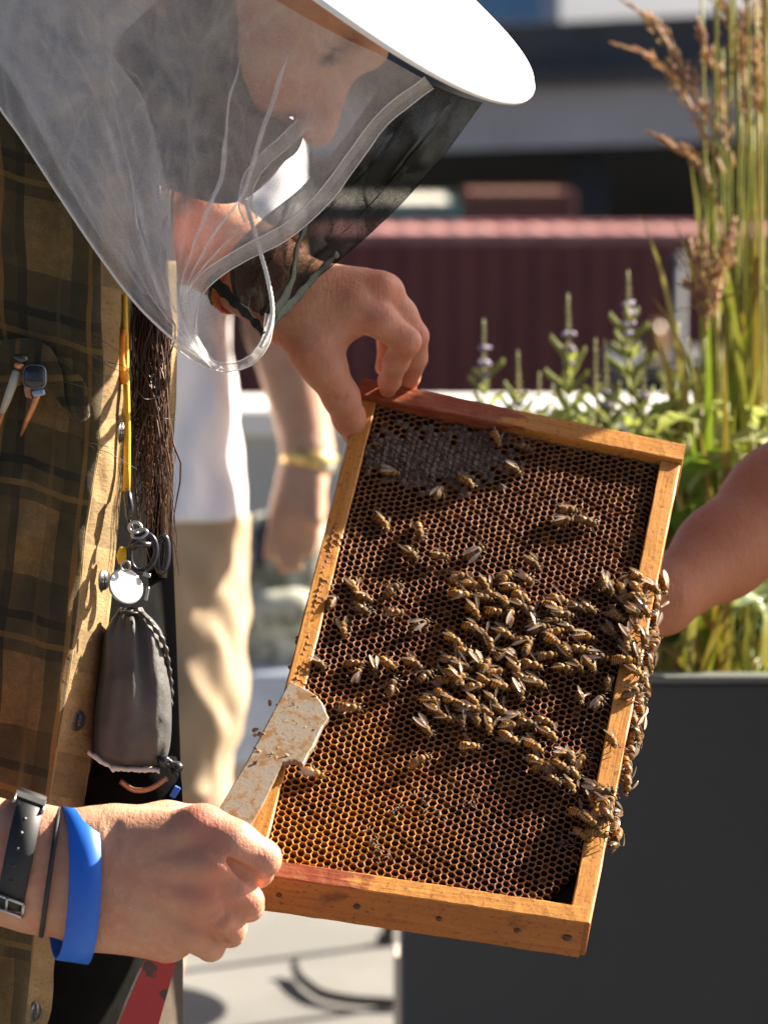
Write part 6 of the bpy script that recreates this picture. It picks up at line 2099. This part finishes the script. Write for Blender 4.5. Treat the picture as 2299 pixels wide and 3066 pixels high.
for sy in (-.08, .08):
    B.cone((tx+.02, ty+sy, .9), (tx+.02, ty+sy, .12), .11, .075, .03)
B.plane_cut((0, 0, .08), Vector((0, 0, -1)))
v_, f_ = B.mesh(); mesh_obj("trousers", v_, f_, M_denim_, rp)

# ---- bag and folded denim on a crate, behind the person in white
M_olive = simple("olive_patterned_canvas", (.16, .17, .11), (.46, .46, .38), 22, .85, .2, 300, lo=.42, hi=.58)
M_denim = simple("pale_denim", (.40, .48, .58), (.62, .68, .74), 12, .9, .3, 300)
D4 = 6.3
bgk = thing("canvas_backpack", "olive patterned backpack with black straps behind the person in white", "backpack", U(840, 1990, D4))
lo, hi = ub((690, 1480, 6.1), (1010, 2010, 6.55)); B = Body(np.array(lo)-.02, np.array(hi)+.02, .01)
B.cone(U(800, 1640, D4), U(900, 1640, D4), .07, .07, .03); B.cone(U(790, 1780, D4), U(910, 1780, D4), .085, .085, .04); B.cone(U(790, 1900, D4), U(910, 1900, D4), .085, .085, .04)
v_, f_ = B.mesh(); mesh_obj("pack", v_, f_, M_olive, bgk)
lo, hi = ub((740, 1700, 6.05), (960, 1960, 6.4)); B = Body(np.array(lo)-.02, np.array(hi)+.02, .009)
B.cone(U(810, 1830, D4-.08), U(890, 1830, D4-.08), .045, .045, .02)
v_, f_ = B.mesh(); mesh_obj("front_pocket", v_, f_, M_olive, bgk)
for x in (775, 850):
    P = [U(*p) for p in interp([(x, 1700, D4-.09), (x+8, 1600, D4-.085), (x+40, 1545, D4-.05), (x+60, 1530, D4)], 16)]
    g = Geo(); g.add(tube_geo(P, .013, 8, .35)); g.obj("strap", M_blkp, bgk)
g = Geo(); g.add(loop_geo(U(860, 1556, D4), pv(40, 0, D4), pv(0, -30, D4), .009)); g.obj("carry_handle", M_blkp, bgk)
cr = thing("denim_draped_crate", "tall crate draped with pale blue denim under the olive backpack", "crate", GR(800, 2470))
cb = GR(830, 2400); ztop = U(840, 1985, D4).z
g = Geo(); g.add(box_geo((U(850, 2000, D4).x, U(850, 2000, D4).y, ztop/2), (.10, 0, 0), (0, .14, 0), (0, 0, ztop/2-.006), .006)); g.obj("crate_body", M_pale, cr, smooth=False)
rows = []
cX, cY = U(850, 2000, D4).x, U(850, 2000, D4).y
for j in range(16):
    z = ztop+.004-(ztop-.22)*(j/15); row = []
    for k in range(48):
        a = 2*math.pi*k/48
        ex = math.copysign(abs(math.cos(a))**.35, math.cos(a)); ey = math.copysign(abs(math.sin(a))**.35, math.sin(a))
        f = .012+.016*(j/15)*(1+math.sin(a*9))
        row.append(Vector((cX+ex*(.10+f), cY+ey*(.14+f), z)))
    rows.append(row)
rows.insert(0, [Vector((cX+(p.x-cX)*.05, cY+(p.y-cY)*.05, ztop+.006)) for p in rows[0]])
mesh_obj("denim_cloth", *grid_geo(rows, True), M_denim, cr)
